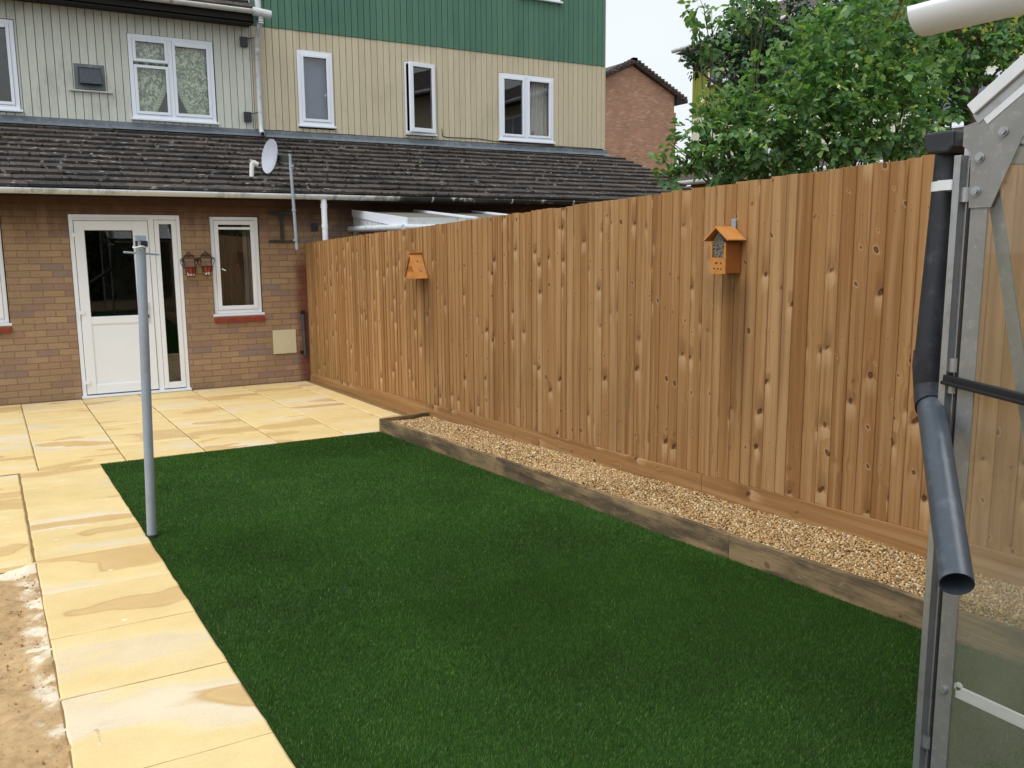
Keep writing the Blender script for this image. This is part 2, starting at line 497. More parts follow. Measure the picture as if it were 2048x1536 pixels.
def mat_glass(name, tint=(1, 1, 1), refl=0.10, dust=0.0, dust_col=(0.5, 0.5, 0.42)):
    n = NT(name)
    n.t.nodes.remove(n.b)
    lw = n.node('LayerWeight', {'Blend': 0.25})
    fr = n.math('ADD', refl, n.math('MULTIPLY', lw.outputs['Fresnel'], 0.75), clamp=True)
    trn = n.node('BsdfTransparent', {'Color': (*tint, 1)})
    gl = n.node('BsdfGlossy', {'Roughness': 0.01, 'Color': (1, 1, 1, 1)})
    cur = trn.outputs[0]
    if dust:
        df = n.node('BsdfDiffuse', {'Color': (*dust_col, 1)})
        dn = n.noise(n.map(n.obj, (1, 1, 0.6)), 5, 6, 0.65)
        mx = n.node('MixShader', {0: n.math('MULTIPLY', n.math('MULTIPLY', n.ramp(dn, [(0.3, 0.6), (0.75, 1.35)]), dust), n.math('ADD', 1.0, n.math('MULTIPLY', n.smooth(n.sep(n.obj)[2], 1.0, 0.15), 0.7)))})
        n.t.links.new(cur, mx.inputs[1])
        n.t.links.new(df.outputs[0], mx.inputs[2])
        cur = mx.outputs[0]
    m2 = n.node('MixShader', {0: fr})
    n.t.links.new(cur, m2.inputs[1])
    n.t.links.new(gl.outputs[0], m2.inputs[2])
    n.t.links.new(m2.outputs[0], n.out.inputs['Surface'])
    return n.m


def mat_lace():
    n = NT('lace')
    v = n.noise(n.map(n.obj, (1, 1, 1)), 13, 4, 0.6, dist=1.8)
    col = n.mix(n.smooth(v, 0.45, 0.6), lin((160, 178, 150)), lin((222, 234, 210)))
    x, y, z = n.sep(n.obj)
    fold = n.noise(n.comb(n.math('MULTIPLY', x, 30), 0.0, n.math('MULTIPLY', z, 3)), 1, 2, 0.5)
    m = n.fin(col, 0.9, 0, 0.1)
    tr = n.node('BsdfTransparent')
    mx = n.node('MixShader', {0: n.ramp(v, [(0.40, 0.45), (0.5, 0.12), (0.62, 0.02)])})
    n.t.links.new(n.b.outputs[0], mx.inputs[1])
    n.t.links.new(tr.outputs[0], mx.inputs[2])
    n.t.links.new(mx.outputs[0], n.out.inputs['Surface'])
    return m


def mat_gutter(name, c, dirt_amt, split=None):
    n = NT(name)
    x, y, z = n.sep(n.obj)
    v = n.noise(n.map(n.obj, (1.1, 1, 1)), 3.5, 8, 0.72)
    st = n.noise(n.map(n.obj, (45, 1, 1.5)), 1, 4, 0.7)
    d = n.math('ADD', v, n.math('MULTIPLY', st, 0.25))
    a = n.smooth(d, 0.62, 0.78)
    amt = dirt_amt
    if split:   # black algae right of the outlet
        amt = n.math('ADD', dirt_amt, n.math('MULTIPLY', n.smooth(x, split, split + 0.8), 0.7), clamp=True)
        a = n.smooth(n.math('ADD', d, n.math('MULTIPLY', n.smooth(x, split, split + 0.8), 0.16)), 0.62, 0.74)
    col = n.mix(n.math('MULTIPLY', a, amt), c, lin((44, 44, 40)))
    return n.fin(col, 0.45, 0, 0.4)


MT = {}
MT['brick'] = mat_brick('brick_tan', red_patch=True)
MT['brick_far'] = mat_brick('brick_red', base=[(0.0, lin((164, 126, 106))), (0.5, lin((184, 146, 124))), (0.8, lin((172, 132, 110))), (1.0, lin((196, 164, 144)))], far=True)
MT['clad_pale'] = mat_clad('cladding_pale', lin((204, 208, 198)), lin((212, 215, 205)), lin((122, 126, 114)), 0.42)
MT['clad_tan'] = mat_clad('cladding_tan', lin((200, 188, 162)), lin((206, 196, 170)), lin((128, 118, 98)), 0.28)
MT['clad_green'] = mat_clad('cladding_green', lin((80, 120, 102)), lin((90, 130, 110)), lin((62, 98, 94)), 0.45)
MT['clad_olive'] = mat_clad('cladding_olive', lin((140, 146, 56)), lin((152, 156, 66)), lin((110, 112, 60)), 0.3)
MT['clad_cream'] = mat_clad('cladding_cream', lin((222, 224, 204)), lin((228, 230, 210)), lin((180, 180, 160)), 0.25)
MT['dark_gap'] = mat_plain('dark_gap', lin((30, 32, 28)), 0.9)
MT['tile'] = mat_tile()
MT['lead'] = mat_plain('lead', lin((116, 124, 134)), 0.55, 0.0, 0.4, 0.35, 4, 0.2, dirt=lin((160, 166, 170)), dirt_amt=0.5)
MT['upvc'] = mat_plain('upvc', lin((236, 242, 252)), 0.32, 0, 0.45, 0.04, 3)
MT['upvc_aged'] = mat_plain('upvc_aged', lin((214, 220, 224)), 0.45, 0, 0.4, 0.12, 5, dirt=lin((96, 100, 84)), dirt_amt=0.55)
MT['gutter'] = mat_gutter('gutter_low', lin((208, 214, 220)), 0.45)
MT['gutter_algae'] = mat_gutter('gutter_algae', lin((206, 208, 204)), 0.5, split=-2.7)
MT['gutter_up'] = mat_gutter('gutter_up', lin((210, 210, 206)), 0.9)
MT['soffit'] = mat_plain('soffit', lin((46, 34, 30)), 0.85, var=0.4)
MT['fascia_black'] = mat_plain('fascia_black', lin((30, 26, 26)), 0.7, var=0.3)
MT['gasket'] = mat_plain('gasket', lin((112, 118, 128)), 0.6)
MT['glass'] = mat_glass('window_glass', refl=0.035)
MT['interior'] = mat_plain('interior', lin((34, 33, 31)), 0.9, var=0.3, nscale=1.5)
MT['curtain_grey'] = mat_plain('curtain_grey', lin((120, 120, 112)), 0.95, var=0.25, nscale=10)
MT['curtain_brown'] = mat_plain('curtain_brown', lin((54, 50, 42)), 0.95, var=0.3, nscale=10)
MT['curtain_white'] = mat_plain('curtain_white', lin((206, 208, 204)), 0.95, var=0.15, nscale=10)
MT['lace'] = mat_lace()
MT['red_sill'] = mat_plain('red_sill', lin((146, 62, 50)), 0.5, var=0.35, nscale=12, dirt=lin((96, 40, 34)), dirt_amt=0.6)
MT['terracotta'] = mat_plain('pot_red', lin((150, 62, 46)), 0.5, var=0.25, nscale=25)
MT['pot_pale'] = mat_plain('pot_pale', lin((222, 214, 202)), 0.55, var=0.2, nscale=40)
MT['rust'] = mat_plain('rusty_wire', lin((64, 40, 30)), 0.7, 0.3, var=0.4, nscale=40)
MT['meter'] = mat_plain('meter_cream', lin((206, 200, 172)), 0.5, var=0.06, nscale=3)
MT['black_plastic'] = mat_plain('black_plastic', lin((40, 43, 50)), 0.42, 0, 0.45, 0.2, 9, dirt=lin((84, 92, 98)), dirt_amt=0.35)
MT['grey_plastic'] = mat_plain('grey_plastic', lin((62, 70, 80)), 0.38, 0, 0.5, 0.12, 7, dirt=lin((110, 118, 128)), dirt_amt=0.3)
MT['pipe_inside'] = mat_plain('pipe_inside', lin((18, 18, 20)), 0.8)
MT['alu'] = mat_plain('aluminium', lin((178, 180, 182)), 0.38, 0.75, 0.5, 0.18, 12, dirt=lin((120, 116, 104)), dirt_amt=0.4)
MT['alu_dull'] = mat_plain('aluminium_dull', lin((150, 150, 148)), 0.5, 0.6, 0.5, 0.2, 16, dirt=lin((190, 188, 180)), dirt_amt=0.4)
MT['alu_white'] = mat_plain('aluminium_pale', lin((218, 221, 226)), 0.45, 0.0, 0.5, 0.08, 14)
MT['rubber'] = mat_plain('rubber', lin((22, 22, 24)), 0.65, var=0.2)
MT['gh_glass'] = mat_glass('greenhouse_glass', tint=(0.94, 0.95, 0.92), refl=0.02, dust=0.15, dust_col=(0.40, 0.39, 0.31))
MT['galv'] = mat_plain('galvanised', lin((156, 168, 182)), 0.5, 0.1, 0.45, 0.22, 7, dirt=lin((172, 180, 186)), dirt_amt=0.5)
MT['dish'] = mat_plain('dish_grey', lin((186, 190, 204)), 0.5, 0, 0.4, 0.1, 8)
MT['lnb'] = mat_plain('lnb_white', lin((222, 226, 222)), 0.5, 0, 0.4, 0.1, 20)
MT['dark_metal'] = mat_plain('dark_metal', lin((66, 72, 66)), 0.6, 0.3, var=0.3, nscale=30)
MT['orange_wood'] = mat_plain('orange_wood', lin((206, 138, 66)), 0.62, 0, 0.3, 0.3, 16, 0.2, dirt=lin((168, 156, 138)), dirt_amt=0.7)
MT['brown_wood'] = mat_plain('brown_wood', lin((150, 90, 44)), 0.6, 0, 0.3, 0.25, 16, 0.15)
MT['reed'] = mat_plain('reed', lin((158, 150, 138)), 0.8, var=0.35, nscale=60)
MT['bore'] = mat_plain('bore', lin((34, 24, 18)), 0.9)
MT['poly'] = mat_plain('polycarbonate', lin((124, 118, 108)), 0.65, 0, 0.25, 0.18, 2.5, dirt=lin((120, 118, 104)), dirt_amt=0.4)
MT['white_pvc'] = mat_plain('white_pvc', lin((242, 247, 255)), 0.35, 0, 0.45, 0.03, 3)
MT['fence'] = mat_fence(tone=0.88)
MT['gravel_board'] = mat_fence('gravel_board_wood', tone=0.84, horizontal=True)
MT['planter_wood'] = mat_fence('planter_wood', horizontal=True, grey=0.94)
MT['slab'] = mat_slab()
MT['grout'] = mat_plain('grout', lin((150, 122, 80)), 0.95, var=0.4, nscale=20, bumpy=0.3)
MT['soil'] = mat_soil()
MT['moss'] = mat_plain('moss', lin((58, 54, 40)), 0.95, var=0.5, nscale=30)
MT['crumb'] = mat_plain('crumb', lin((182, 150, 110)), 0.95, var=0.5, nscale=30)
MT['earth'] = mat_plain('earth', lin((120, 96, 66)), 0.95, var=0.4, nscale=4, bumpy=0.4)
MT['grass'] = mat_grass()
MT['turf_base'] = mat_plain('turf_base', lin((40, 62, 24)), 0.95, var=0.3, nscale=30)
MT['gravel'] = mat_gravel()
MT['leaf_rose'] = mat_leaf('leaf_rose', lin((68, 107, 65)), lin((100, 141, 88)), lin((152, 180, 108)), 0.40)
MT['leaf_dark'] = mat_leaf('leaf_dark', lin((34, 62, 42)), lin((48, 82, 54)), lin((72, 106, 64)), 0.2)
MT['leaf_mid'] = mat_leaf('leaf_mid', lin((58, 98, 56)), lin((82, 124, 70)), lin((120, 158, 88)), 0.36)
MT['bark'] = mat_plain('bark', lin((84, 66, 58)), 0.9, var=0.45, nscale=14, bumpy=0.5)
MT['twig'] = mat_plain('twig', lin((72, 78, 46)), 0.8, var=0.3, nscale=14)
MT['petal'] = mat_plain('petal', lin((240, 236, 200)), 0.6)
MT['cable'] = mat_plain('cable', lin((26, 26, 26)), 0.6)


# ------------------------------------------------------------------ mesh builder
class MB:
    def __init__(self):
        self.v, self.f, self.s = [], [], []

    def add(self, vs, fs, smooth=False):
        o = len(self.v)
        self.v += [tuple(map(float, p)) for p in vs]
        self.f += [tuple(i + o for i in f) for f in fs]
        self.s += [smooth] * len(fs)
        return self

    def box(self, x0, x1, y0, y1, z0, z1):
        x0, x1 = min(x0, x1), max(x0, x1)
        y0, y1 = min(y0, y1), max(y0, y1)
        z0, z1 = min(z0, z1), max(z0, z1)
        return self.hexa([(x0, y0, z0), (x1, y0, z0), (x1, y1, z0), (x0, y1, z0)], [(x0, y0, z1), (x1, y0, z1), (x1, y1, z1), (x0, y1, z1)])

    def hexa(self, bot, top):
        return self.add(list(bot) + list(top), [(3, 2, 1, 0), (4, 5, 6, 7), (0, 1, 5, 4), (1, 2, 6, 5), (2, 3, 7, 6), (3, 0, 4, 7)])

    def prism(self, poly, d):
        n = len(poly)
        d = np.array(d, float)
        a = [np.array(p, float) for p in poly]
        fs = [tuple(range(n))[::-1], tuple(range(n, 2 * n))]
        fs += [(i, (i + 1) % n, n + (i + 1) % n, n + i) for i in range(n)]
        return self.add(a + [p + d for p in a], fs)

    def bar(self, p, q, w, h, up=(0, 0, 1)):
        """rectangular bar from p to q; w across, h along up"""
        p, q, up = Vector(p), Vector(q), Vector(up)
        d = (q - p).normalized()
        s = d.cross(up).normalized() * (w / 2)
        u = s.cross(d).normalized() * (h / 2)
        a = [p - s - u, p + s - u, p + s + u, p - s + u]
        return self.prism(a, q - p)

    def tube(self, pts, r, n=12, caps=True, r2=None, closed=False):
        pts = [Vector(p) for p in pts]
        k = len(pts)
        vs, fs = [], []
        prev = None
        for i, p in enumerate(pts):
            if closed:
                d = pts[(i + 1) % k] - pts[i - 1]
            else:
                d = pts[min(i + 1, k - 1)] - pts[max(i - 1, 0)]
            d.normalize()
            if prev is None:
                a = Vector((0, 0, 1)) if abs(d.z) < 0.9 else Vector((1, 0, 0))
                s = d.cross(a).normalized()
            else:
                s = (prev - d * prev.dot(d)).normalized()
            prev = s
            u = s.cross(d)
            rr = r if r2 is None else r + (r2 - r) * i / max(k - 1, 1)
            if isinstance(r, (list, tuple)):
                rr = r[i]
            for j in range(n):
                t = 2 * math.pi * j / n
                vs.append(p + (s * math.cos(t) + u * math.sin(t)) * rr)
        m = k if closed else k - 1
        for i in range(m):
            for j in range(n):
                a, b = i * n + j, i * n + (j + 1) % n
                c, d_ = ((i + 1) % k) * n + (j + 1) % n, ((i + 1) % k) * n + j
                fs.append((a, d_, c, b))
        self.add(vs, fs, True)
        if caps and not closed:
            self.add(vs[:n], [tuple(range(n))])
            self.add(vs[-n:], [tuple(range(n))[::-1]])
        return self

    def hollow(self, p, q, r, t, n=24):
        """open pipe with wall thickness"""
        p, q = Vector(p), Vector(q)
        d = (q - p).normalized()
        a = Vector((0, 0, 1)) if abs(d.z) < 0.9 else Vector((1, 0, 0))
        s = d.cross(a).normalized()
        u = s.cross(d)
        rings = []
        for pt, rr in ((p, r), (q, r), (q, r - t), (p, r - t)):
            rings.append([pt + (s * math.cos(2 * math.pi * j / n) + u * math.sin(2 * math.pi * j / n)) * rr for j in range(n)])
        vs = sum(rings, [])
        for k, sm in ((0, True), (1, False), (2, True), (3, False)):
            k2 = (k + 1) % 4
            self.add(rings[k] + rings[k2], [(j, n + j, n + (j + 1) % n, (j + 1) % n) for j in range(n)], sm)
        return self

    def sheet(self, fn, nu, nv, smooth=True):
        vs = [fn(i / nu, j / nv) for j in range(nv + 1) for i in range(nu + 1)]
        fs = [(j * (nu + 1) + i, j * (nu + 1) + i + 1, (j + 1) * (nu + 1) + i + 1, (j + 1) * (nu + 1) + i) for j in range(nv) for i in range(nu)]
        return self.add(vs, fs, smooth)


BASE = {}


def tag(o, label=None, cat=None, group=None, kind=None):
    if label:
        o['label'] = label
    if cat:
        o['category'] = cat
    if group:
        o['group'] = group
    if kind:
        o['kind'] = kind
    return o


def build(mb, name, mat, parent=None, bevel=0.0, base=None, label=None, kind=None):
    me = bpy.data.meshes.new(name)
    b = BASE[parent.name] if parent else Vector(base or (0, 0, 0))
    me.from_pydata([(x - b.x, y - b.y, z - b.z) for x, y, z in mb.v], [], mb.f)
    me.polygons.foreach_set('use_smooth', mb.s)
    me.materials.append(MT[mat] if isinstance(mat, str) else mat)
    me.update()
    o = bpy.data.objects.new(name, me)
    COL.objects.link(o)
    BASE[o.name] = b
    if parent:
        o.parent = parent
    else:
        o.location = b
    if bevel:
        md = o.modifiers.new('bevel', 'BEVEL')
        md.width = bevel
        md.segments = 2
        md.limit_method = 'ANGLE'
        md.angle_limit = R(40)
    if label:
        o['label'] = label
    if kind:
        o['kind'] = kind
    return o


def thing(name, loc, label, cat, group=None):
    o = bpy.data.objects.new(name, None)
    COL.objects.link(o)
    o.location = loc
    o.empty_display_size = 0.2
    BASE[o.name] = Vector(loc)
    return tag(o, label, cat, group)


def np_mesh(name, verts, faces, mat, base=(0, 0, 0), parent=None, smooth=False):
    """fast mesh of equal-size polygons from numpy arrays"""
    me = bpy.data.meshes.new(name)
    nv, (nf, k) = len(verts), faces.shape
    b = BASE[parent.name] if parent else Vector(base)
    me.vertices.add(nv)
    me.vertices.foreach_set('co', (verts - np.array(b)).astype(np.float32).ravel())
    me.loops.add(nf * k)
    me.loops.foreach_set('vertex_index', faces.astype(np.int32).ravel())
    me.polygons.add(nf)
    me.polygons.foreach_set('loop_start', np.arange(0, nf * k, k, dtype=np.int32))
    if smooth:
        me.polygons.foreach_set('use_smooth', np.ones(nf, dtype=bool))
    me.materials.append(MT[mat])
    me.update(calc_edges=True)
    o = bpy.data.objects.new(name, me)
    COL.objects.link(o)
    BASE[o.name] = b
    if parent:
        o.parent = parent
    else:
        o.location = b
    return o


# ------------------------------------------------------------------ site levels
SK = 0.0185          # garden edges run slightly off square: dX/dY = -SK


def gz(y):
    return 0.0125 * (D - y) if y > 7.5 else S * (D - y) - 0.085


def fx(y):           # fence face
    return 3.385 + 0.0213 * (D - y)


def zp(y):           # reference line of the fence foot
    return S * (D - y)


# ------------------------------------------------------------------ ground
def ground():
    ys = [-140, -60, -20, -6, -3] + [i * 0.5 for i in range(-5, 24)] + [13, 20, 40, 90, 220]
    xs = [-160, -60, -20, -8, -4, -2, -1, 0, 1, 2, 2.8, 3.3, 3.6, 4.5, 6, 10, 16, 30, 70, 200]
    mb = MB()
    nx = len(xs)
    vs = []
    for y in ys:
        yy = max(min(y, D), -3)
        for x in xs:
            vs.append((x, y, gz(yy) - 0.07))
    fs = [(j * nx + i, j * nx + i + 1, (j + 1) * nx + i + 1, (j + 1) * nx + i) for j in range(len(ys) - 1) for i in range(nx - 1)]
    mb.add(vs, fs, True)
    o = build(mb, 'ground', 'earth')
    tag(o, 'bare earth under and around the whole garden', 'ground', kind='structure')


ground()


def path_x(y):       # right edge of the path / left edge of the lawn
    return 0.521 + SK * (7.5 - y)


def plan_x(y):       # outer face of the planter board
    return 2.884 + SK * (7.5 - y)


# soil strip on the left, displaced
def soil():
    nx, ny = 150, 260
    X = np.linspace(-1.6, 0.13, nx)
    Y = np.linspace(1.2, 4.98, ny)
    gx, gy = np.meshgrid(X, Y)
    z = S * (D - gy) - 0.085 - 0.026
    for k in range(60):
        fxx, fyy = rng.normal(0, 1, 2) * (4 + k * 1.1)
        z += np.sin(gx * fxx + gy * fyy + rng.uniform(0, 6.28)) * 0.006 / (1 + 0.12 * k)
    z += rng.normal(0, 0.0012, z.shape)
    edge = path_x(gy) - 0.57
    z = np.minimum(z, S * (D - gy) - 0.085 - 0.008)
    z += np.clip((gy - 4.82) / 0.13, 0, 1) * 0.016
    bank = np.clip((gx - (edge - 0.09)) / 0.09, 0, 1)
    z += bank * 0.010
    verts = np.stack([gx, gy, z], -1).reshape(-1, 3)
    i = np.arange(nx - 1)[None, :] + (np.arange(ny - 1) * nx)[:, None]
    f = np.stack([i, i + 1, i + nx + 1, i + nx], -1).reshape(-1, 4)
    o = np_mesh('bare_soil', verts, f, 'soil', smooth=True)
    tag(o, 'sandy bare soil with spilt pale mortar left of the path', 'soil', kind='structure')


soil()


# ------------------------------------------------------------------ paving slabs
def slab(mb, x0, x1, y0, y1, zf, th=0.03):
    """riven slab, top follows the fall, slightly wavy cut edges"""
    g = 0.0045
    x0 += g; x1 -= g; y0 += g; y1 -= g
    n = 7
    dz = random.uniform(-0.002, 0.002)
    ring = []
    for (a, b) in (((x0, y0), (x1, y0)), ((x1, y0), (x1, y1)), ((x1, y1), (x0, y1)), ((x0, y1), (x0, y0))):
        for k in range(n):
            t = k / n
            j = 0.0 if k == 0 else 0.0025
            ring.append((a[0] + (b[0] - a[0]) * t + random.uniform(-j, j), a[1] + (b[1] - a[1]) * t + random.uniform(-j, j)))
    cx, cy = (x0 + x1) / 2, (y0 + y1) / 2
    sk = lambda x, y: x - SK * (y - cy)
    top_in, top, bot = [], [], []
    for x, y in ring:
        c = 0.007
        xi, yi = x + (cx - x) * c / (x1 - x0) * 2, y + (cy - y) * c / (y1 - y0) * 2
        top_in.append((sk(xi, yi), yi, zf(yi) + dz))
        top.append((sk(x, y), y, zf(y) + dz - 0.005))
        bot.append((sk(x, y), y, zf(y) + dz - th))
    m = len(ring)
    vs = top_in + top + bot + [(sk(cx, cy), cy, zf(cy) + dz + 0.0006)]
    fs = [(i, (i + 1) % m, 3 * m) for i in range(m)]
    fs += [(m + i, m + (i + 1) % m, (i + 1) % m, i) for i in range(m)]
    fs += [(2 * m + i, 2 * m + (i + 1) % m, m + (i + 1) % m, m + i) for i in range(m)]
    mb.add(vs, fs)


def paving():
    mb = MB()
    zl = lambda y: S * (D - y) - 0.085
    zpat = lambda y: 0.0125 * (D - y)
    pj = [7.495, 6.84, 6.236, 5.596, 4.981, 4.386, 3.798, 3.201, 2.592, 1.98, 1.37, 0.76, 0.15, -0.46, -1.07]
    for a, b in zip(pj[:-1], pj[1:]):
        xm = path_x((a + b) / 2)
        slab(mb, xm - 0.565, xm, b, a, zl)
    lj = [7.44, 6.83, 6.22, 5.61, 4.95]
    for a, b in zip(lj[:-1], lj[1:]):
        xm = path_x((a + b) / 2) - 0.57
        slab(mb, xm - 0.61, xm, b, a, zl)
        slab(mb, xm - 1.22, xm - 0.615, b, a, zl)
    o = build(mb, 'path', 'slab')
    tag(o, 'honey coloured sandstone slab path beside the lawn', 'path', kind='structure')
    mb = MB()
    cols = [-1.84, -1.22, -0.60, 0.02, 0.645, 1.262, 1.88, 2.495, 3.095]
    rows_ = {0: [7.51, 8.15, 8.74, 9.26, 9.93, 10.6, 11.25], 1: [7.51, 8.10, 8.72, 9.30, 9.90, 10.6, 11.25]}
    for ci, (a, b) in enumerate(zip(cols[:-1], cols[1:])):
        rr = rows_[ci % 2]
        for y0, y1 in zip(rr[:-1], rr[1:]):
            off = SK * (9.4 - (y0 + y1) / 2) + 0.03
            slab(mb, a + off, b + off, y0, y1, zpat)
    for y0, y1 in ((7.51, 8.45), (8.45, 9.4), (9.4, 10.32), (10.32, 11.25)):
        off = SK * (9.4 - (y0 + y1) / 2) + 0.03
        slab(mb, 3.095 + off, 3.345 + 0.02 * (9.4 - (y0 + y1) / 2), y0, y1, zpat)
    o = build(mb, 'patio', 'slab')
    tag(o, 'honey coloured sandstone slab patio below the brick wall', 'patio', kind='structure')
    mb = MB()
    mb.add([(-1.8, D, -0.007), (3.36, D, -0.007), (3.44, 7.52, zpat(7.52) - 0.007), (-1.7, 7.52, zpat(7.52) - 0.007)], [(3, 2, 1, 0)])
    # riser at the front of the patio
    mb.add([(path_x(7.5), 7.52, zpat(7.52) - 0.008), (3.42, 7.52, zpat(7.52) - 0.008), (3.42, 7.52, -0.2), (path_x(7.5), 7.52, -0.2)], [(3, 2, 1, 0)])
    mb.add([(-0.62, 7.519, zl(7.5) - 0.0075), (path_x(7.5) - 0.004, 7.519, zl(7.5) - 0.0075), (path_x(-1) - 0.004, -1.0, zl(-1) - 0.0075), (path_x(-1) - 0.566, -1.0, zl(-1) - 0.0075), (path_x(4.97) - 0.566, 4.97, zl(4.97) - 0.0075), (-1.2, 4.97, zl(4.97) - 0.0075), (-1.2, 7.519, zl(7.5) - 0.0075)], [(6, 5, 4, 3, 2, 1, 0)])
    o = build(mb, 'paving_bed', 'grout')
    tag(o, 'sandy pointing between the paving slabs', 'paving', kind='structure')


paving()


# ------------------------------------------------------------------ lawn
def lawn():
    y0, y1 = -0.2, 7.505
    zl = lambda y: S * (D - y) - 0.085
    mb = MB()
    n = 12
    for i in range(n):
        a, b = y0 + (y1 - y0) * i / n, y0 + (y1 - y0) * (i + 1) / n
        mb.add([(path_x(a), a, zl(a) - 0.011), (plan_x(a) + 0.02, a, zl(a) - 0.011), (plan_x(b) + 0.02, b, zl(b) - 0.011), (path_x(b), b, zl(b) - 0.011)], [(0, 1, 2, 3)])
    o = build(mb, 'lawn', 'turf_base')
    tag(o, 'dark backing of the artificial lawn', 'lawn', kind='structure')
    # blades: density falls with distance from the garden end
    parts = []
    for (a, b, dens, wid) in ((-0.2, 1.2, 12000, 0.0045), (1.2, 3.4, 90000, 0.0021), (3.4, 5.2, 48000, 0.0028), (5.2, 7.505, 26000, 0.004)):
        cnt = int(dens * (b - a) * 2.37)
        y = rng.uniform(a, b, cnt)
        t = rng.uniform(0, 1, cnt)
        x = path_x(y) + 0.002 + t * (plan_x(y) - path_x(y) - 0.004)
        parts.append((x, y, np.full(cnt, wid), t))
    x = np.concatenate([p[0] for p in parts])
    y = np.concatenate([p[1] for p in parts])
    t_all = np.concatenate([p[3] for p in parts])
    w = np.concatenate([p[2] for p in parts]) * rng.uniform(0.7, 1.3, len(x))
    N = len(x)
    z = S * (D - y) - 0.085 - 0.011
    # brushed pile: lean follows slow swirls
    th = 1.2 * np.sin(x * 1.7 + 0.6) + 1.4 * np.sin(y * 1.1 + x * 0.8) + rng.normal(0, 1.1, N)
    lean = rng.uniform(0.15, 0.75, N) * (0.7 + 0.3 * np.sin(x * 2.3 + y * 1.9))
    L = rng.uniform(0.008, 0.015, N)
    ph = rng.uniform(0, np.pi * 2, N)
    sx, sy = np.cos(ph) * w / 2, np.sin(ph) * w / 2
    tipx = x + np.cos(th) * lean * L
    tipy = y + np.sin(th) * lean * L
    tipz = z + L * np.sqrt(np.clip(1 - lean ** 2 * 0.6, 0.2, 1))
    v = np.empty((N, 3, 3))
    v[:, 0] = np.stack([x - sx, y - sy, z], -1)
    v[:, 1] = np.stack([x + sx, y + sy, z], -1)
    v[:, 2] = np.stack([tipx, tipy, tipz], -1)
    f = np.arange(N * 3).reshape(N, 3)
    v[:, 2, 0] += np.where((t_all < 0.012), -0.006, 0.0)
    o = np_mesh('grass', v.reshape(-1, 3), f, 'grass')
    tag(o, 'deep green artificial grass filling the lawn', 'grass', kind='stuff')


lawn()


# ------------------------------------------------------------------ gravel
def ico():
    t = (1 + 5 ** 0.5) / 2
    v = np.array([(-1, t, 0), (1, t, 0), (-1, -t, 0), (1, -t, 0), (0, -1, t), (0, 1, t), (0, -1, -t), (0, 1, -t), (t, 0, -1), (t, 0, 1), (-t, 0, -1), (-t, 0, 1)], float)
    v /= np.linalg.norm(v[0])
    f = np.array([(0, 11, 5), (0, 5, 1), (0, 1, 7), (0, 7, 10), (0, 10, 11), (1, 5, 9), (5, 11, 4), (11, 10, 2), (10, 7, 6), (7, 1, 8), (3, 9, 4), (3, 4, 2), (3, 2, 6), (3, 6, 8), (3, 8, 9), (4, 9, 5), (2, 4, 11), (6, 2, 10), (8, 6, 7), (9, 8, 1)])
    return v, f


def stones(name, x, y, z, r, mat, label):
    v0, f0 = ico()
    N = len(x)
    q = rng.normal(size=(N, 4))
    q /= np.linalg.norm(q, axis=1)[:, None]
    a, b, c, d = q.T
    Rm = np.stack([np.stack([a*a+b*b-c*c-d*d, 2*(b*c-a*d), 2*(b*d+a*c)], -1), np.stack([2*(b*c+a*d), a*a-b*b+c*c-d*d, 2*(c*d-a*b)], -1), np.stack([2*(b*d-a*c), 2*(c*d+a*b), a*a-b*b-c*c+d*d], -1)], 1)
    sc = np.stack([rng.uniform(0.8, 1.4, N), rng.uniform(0.7, 1.0, N), rng.uniform(0.45, 0.8, N)], -1) * r[:, None]
    P = v0[None] * sc[:, None, :] * rng.uniform(0.82, 1.12, (N, 12, 1))
    P = np.einsum('nij,nkj->nki', Rm, P) + np.stack([x, y, z], -1)[:, None, :]
    F = f0[None] + (np.arange(N) * 12)[:, None, None]
    o = np_mesh(name, P.reshape(-1, 3), F.reshape(-1, 3), mat, smooth=False)
    tag(o, label, 'gravel', kind='stuff')
    return o


def gravel():
    mb = MB()
    # bed under the stones
    for a, b in ((1.4, 3.5), (3.5, 5.5), (5.5, 7.6)):
        mb.add([(plan_x(a) + 0.02, a, zp(a) - 0.035), (fx(a) + 0.01, a, zp(a) - 0.035), (fx(b) + 0.01, b, zp(b) - 0.035), (plan_x(b) + 0.02, b, zp(b) - 0.035)], [(0, 1, 2, 3)])
    o = build(mb, 'gravel_bed', 'grout')
    tag(o, 'fine bed under the gravel in the planter', 'gravel bed', kind='structure')
    xs, ys = [], []
    for a, b, dn in ((1.45, 3.2, 13500), (3.2, 5.2, 10500), (5.2, 7.62, 8000)):
        n = int(dn * (b - a) * 0.6)
        y = rng.uniform(a, b, n)
        x = plan_x(y) + 0.035 + rng.uniform(0, 1, n) * (fx(y) - plan_x(y) - 0.045)
        xs.append(x); ys.append(y)
    x, y = np.concatenate(xs), np.concatenate(ys)
    n = len(x)
    r = rng.uniform(0.0045, 0.0085, n) * np.where(y > 4.5, 1.25, 1.0)
    z = zp(y) - 0.03 + 0.006 * np.sin(x * 9 + y * 5) + rng.uniform(0, 0.013, n)
    stones('gravel', x, y, z, r, 'gravel', 'mixed honey and brown gravel filling the timber planter')
    # narrow strip between patio and fence
    n = 2600
    y = rng.uniform(7.75, 11.22, n)
    e = 3.36 + 0.02 * (9.4 - y)
    x = e + rng.uniform(-0.01, 1, n) * np.maximum(fx(y) - e, 0.03)
    z = 0.0125 * (D - y) - 0.03 + rng.uniform(0, 0.014, n)
    stones('gravel_strip', x, y, z, rng.uniform(0.006, 0.011, n), 'gravel', 'narrow gravel strip between patio and fence foot')


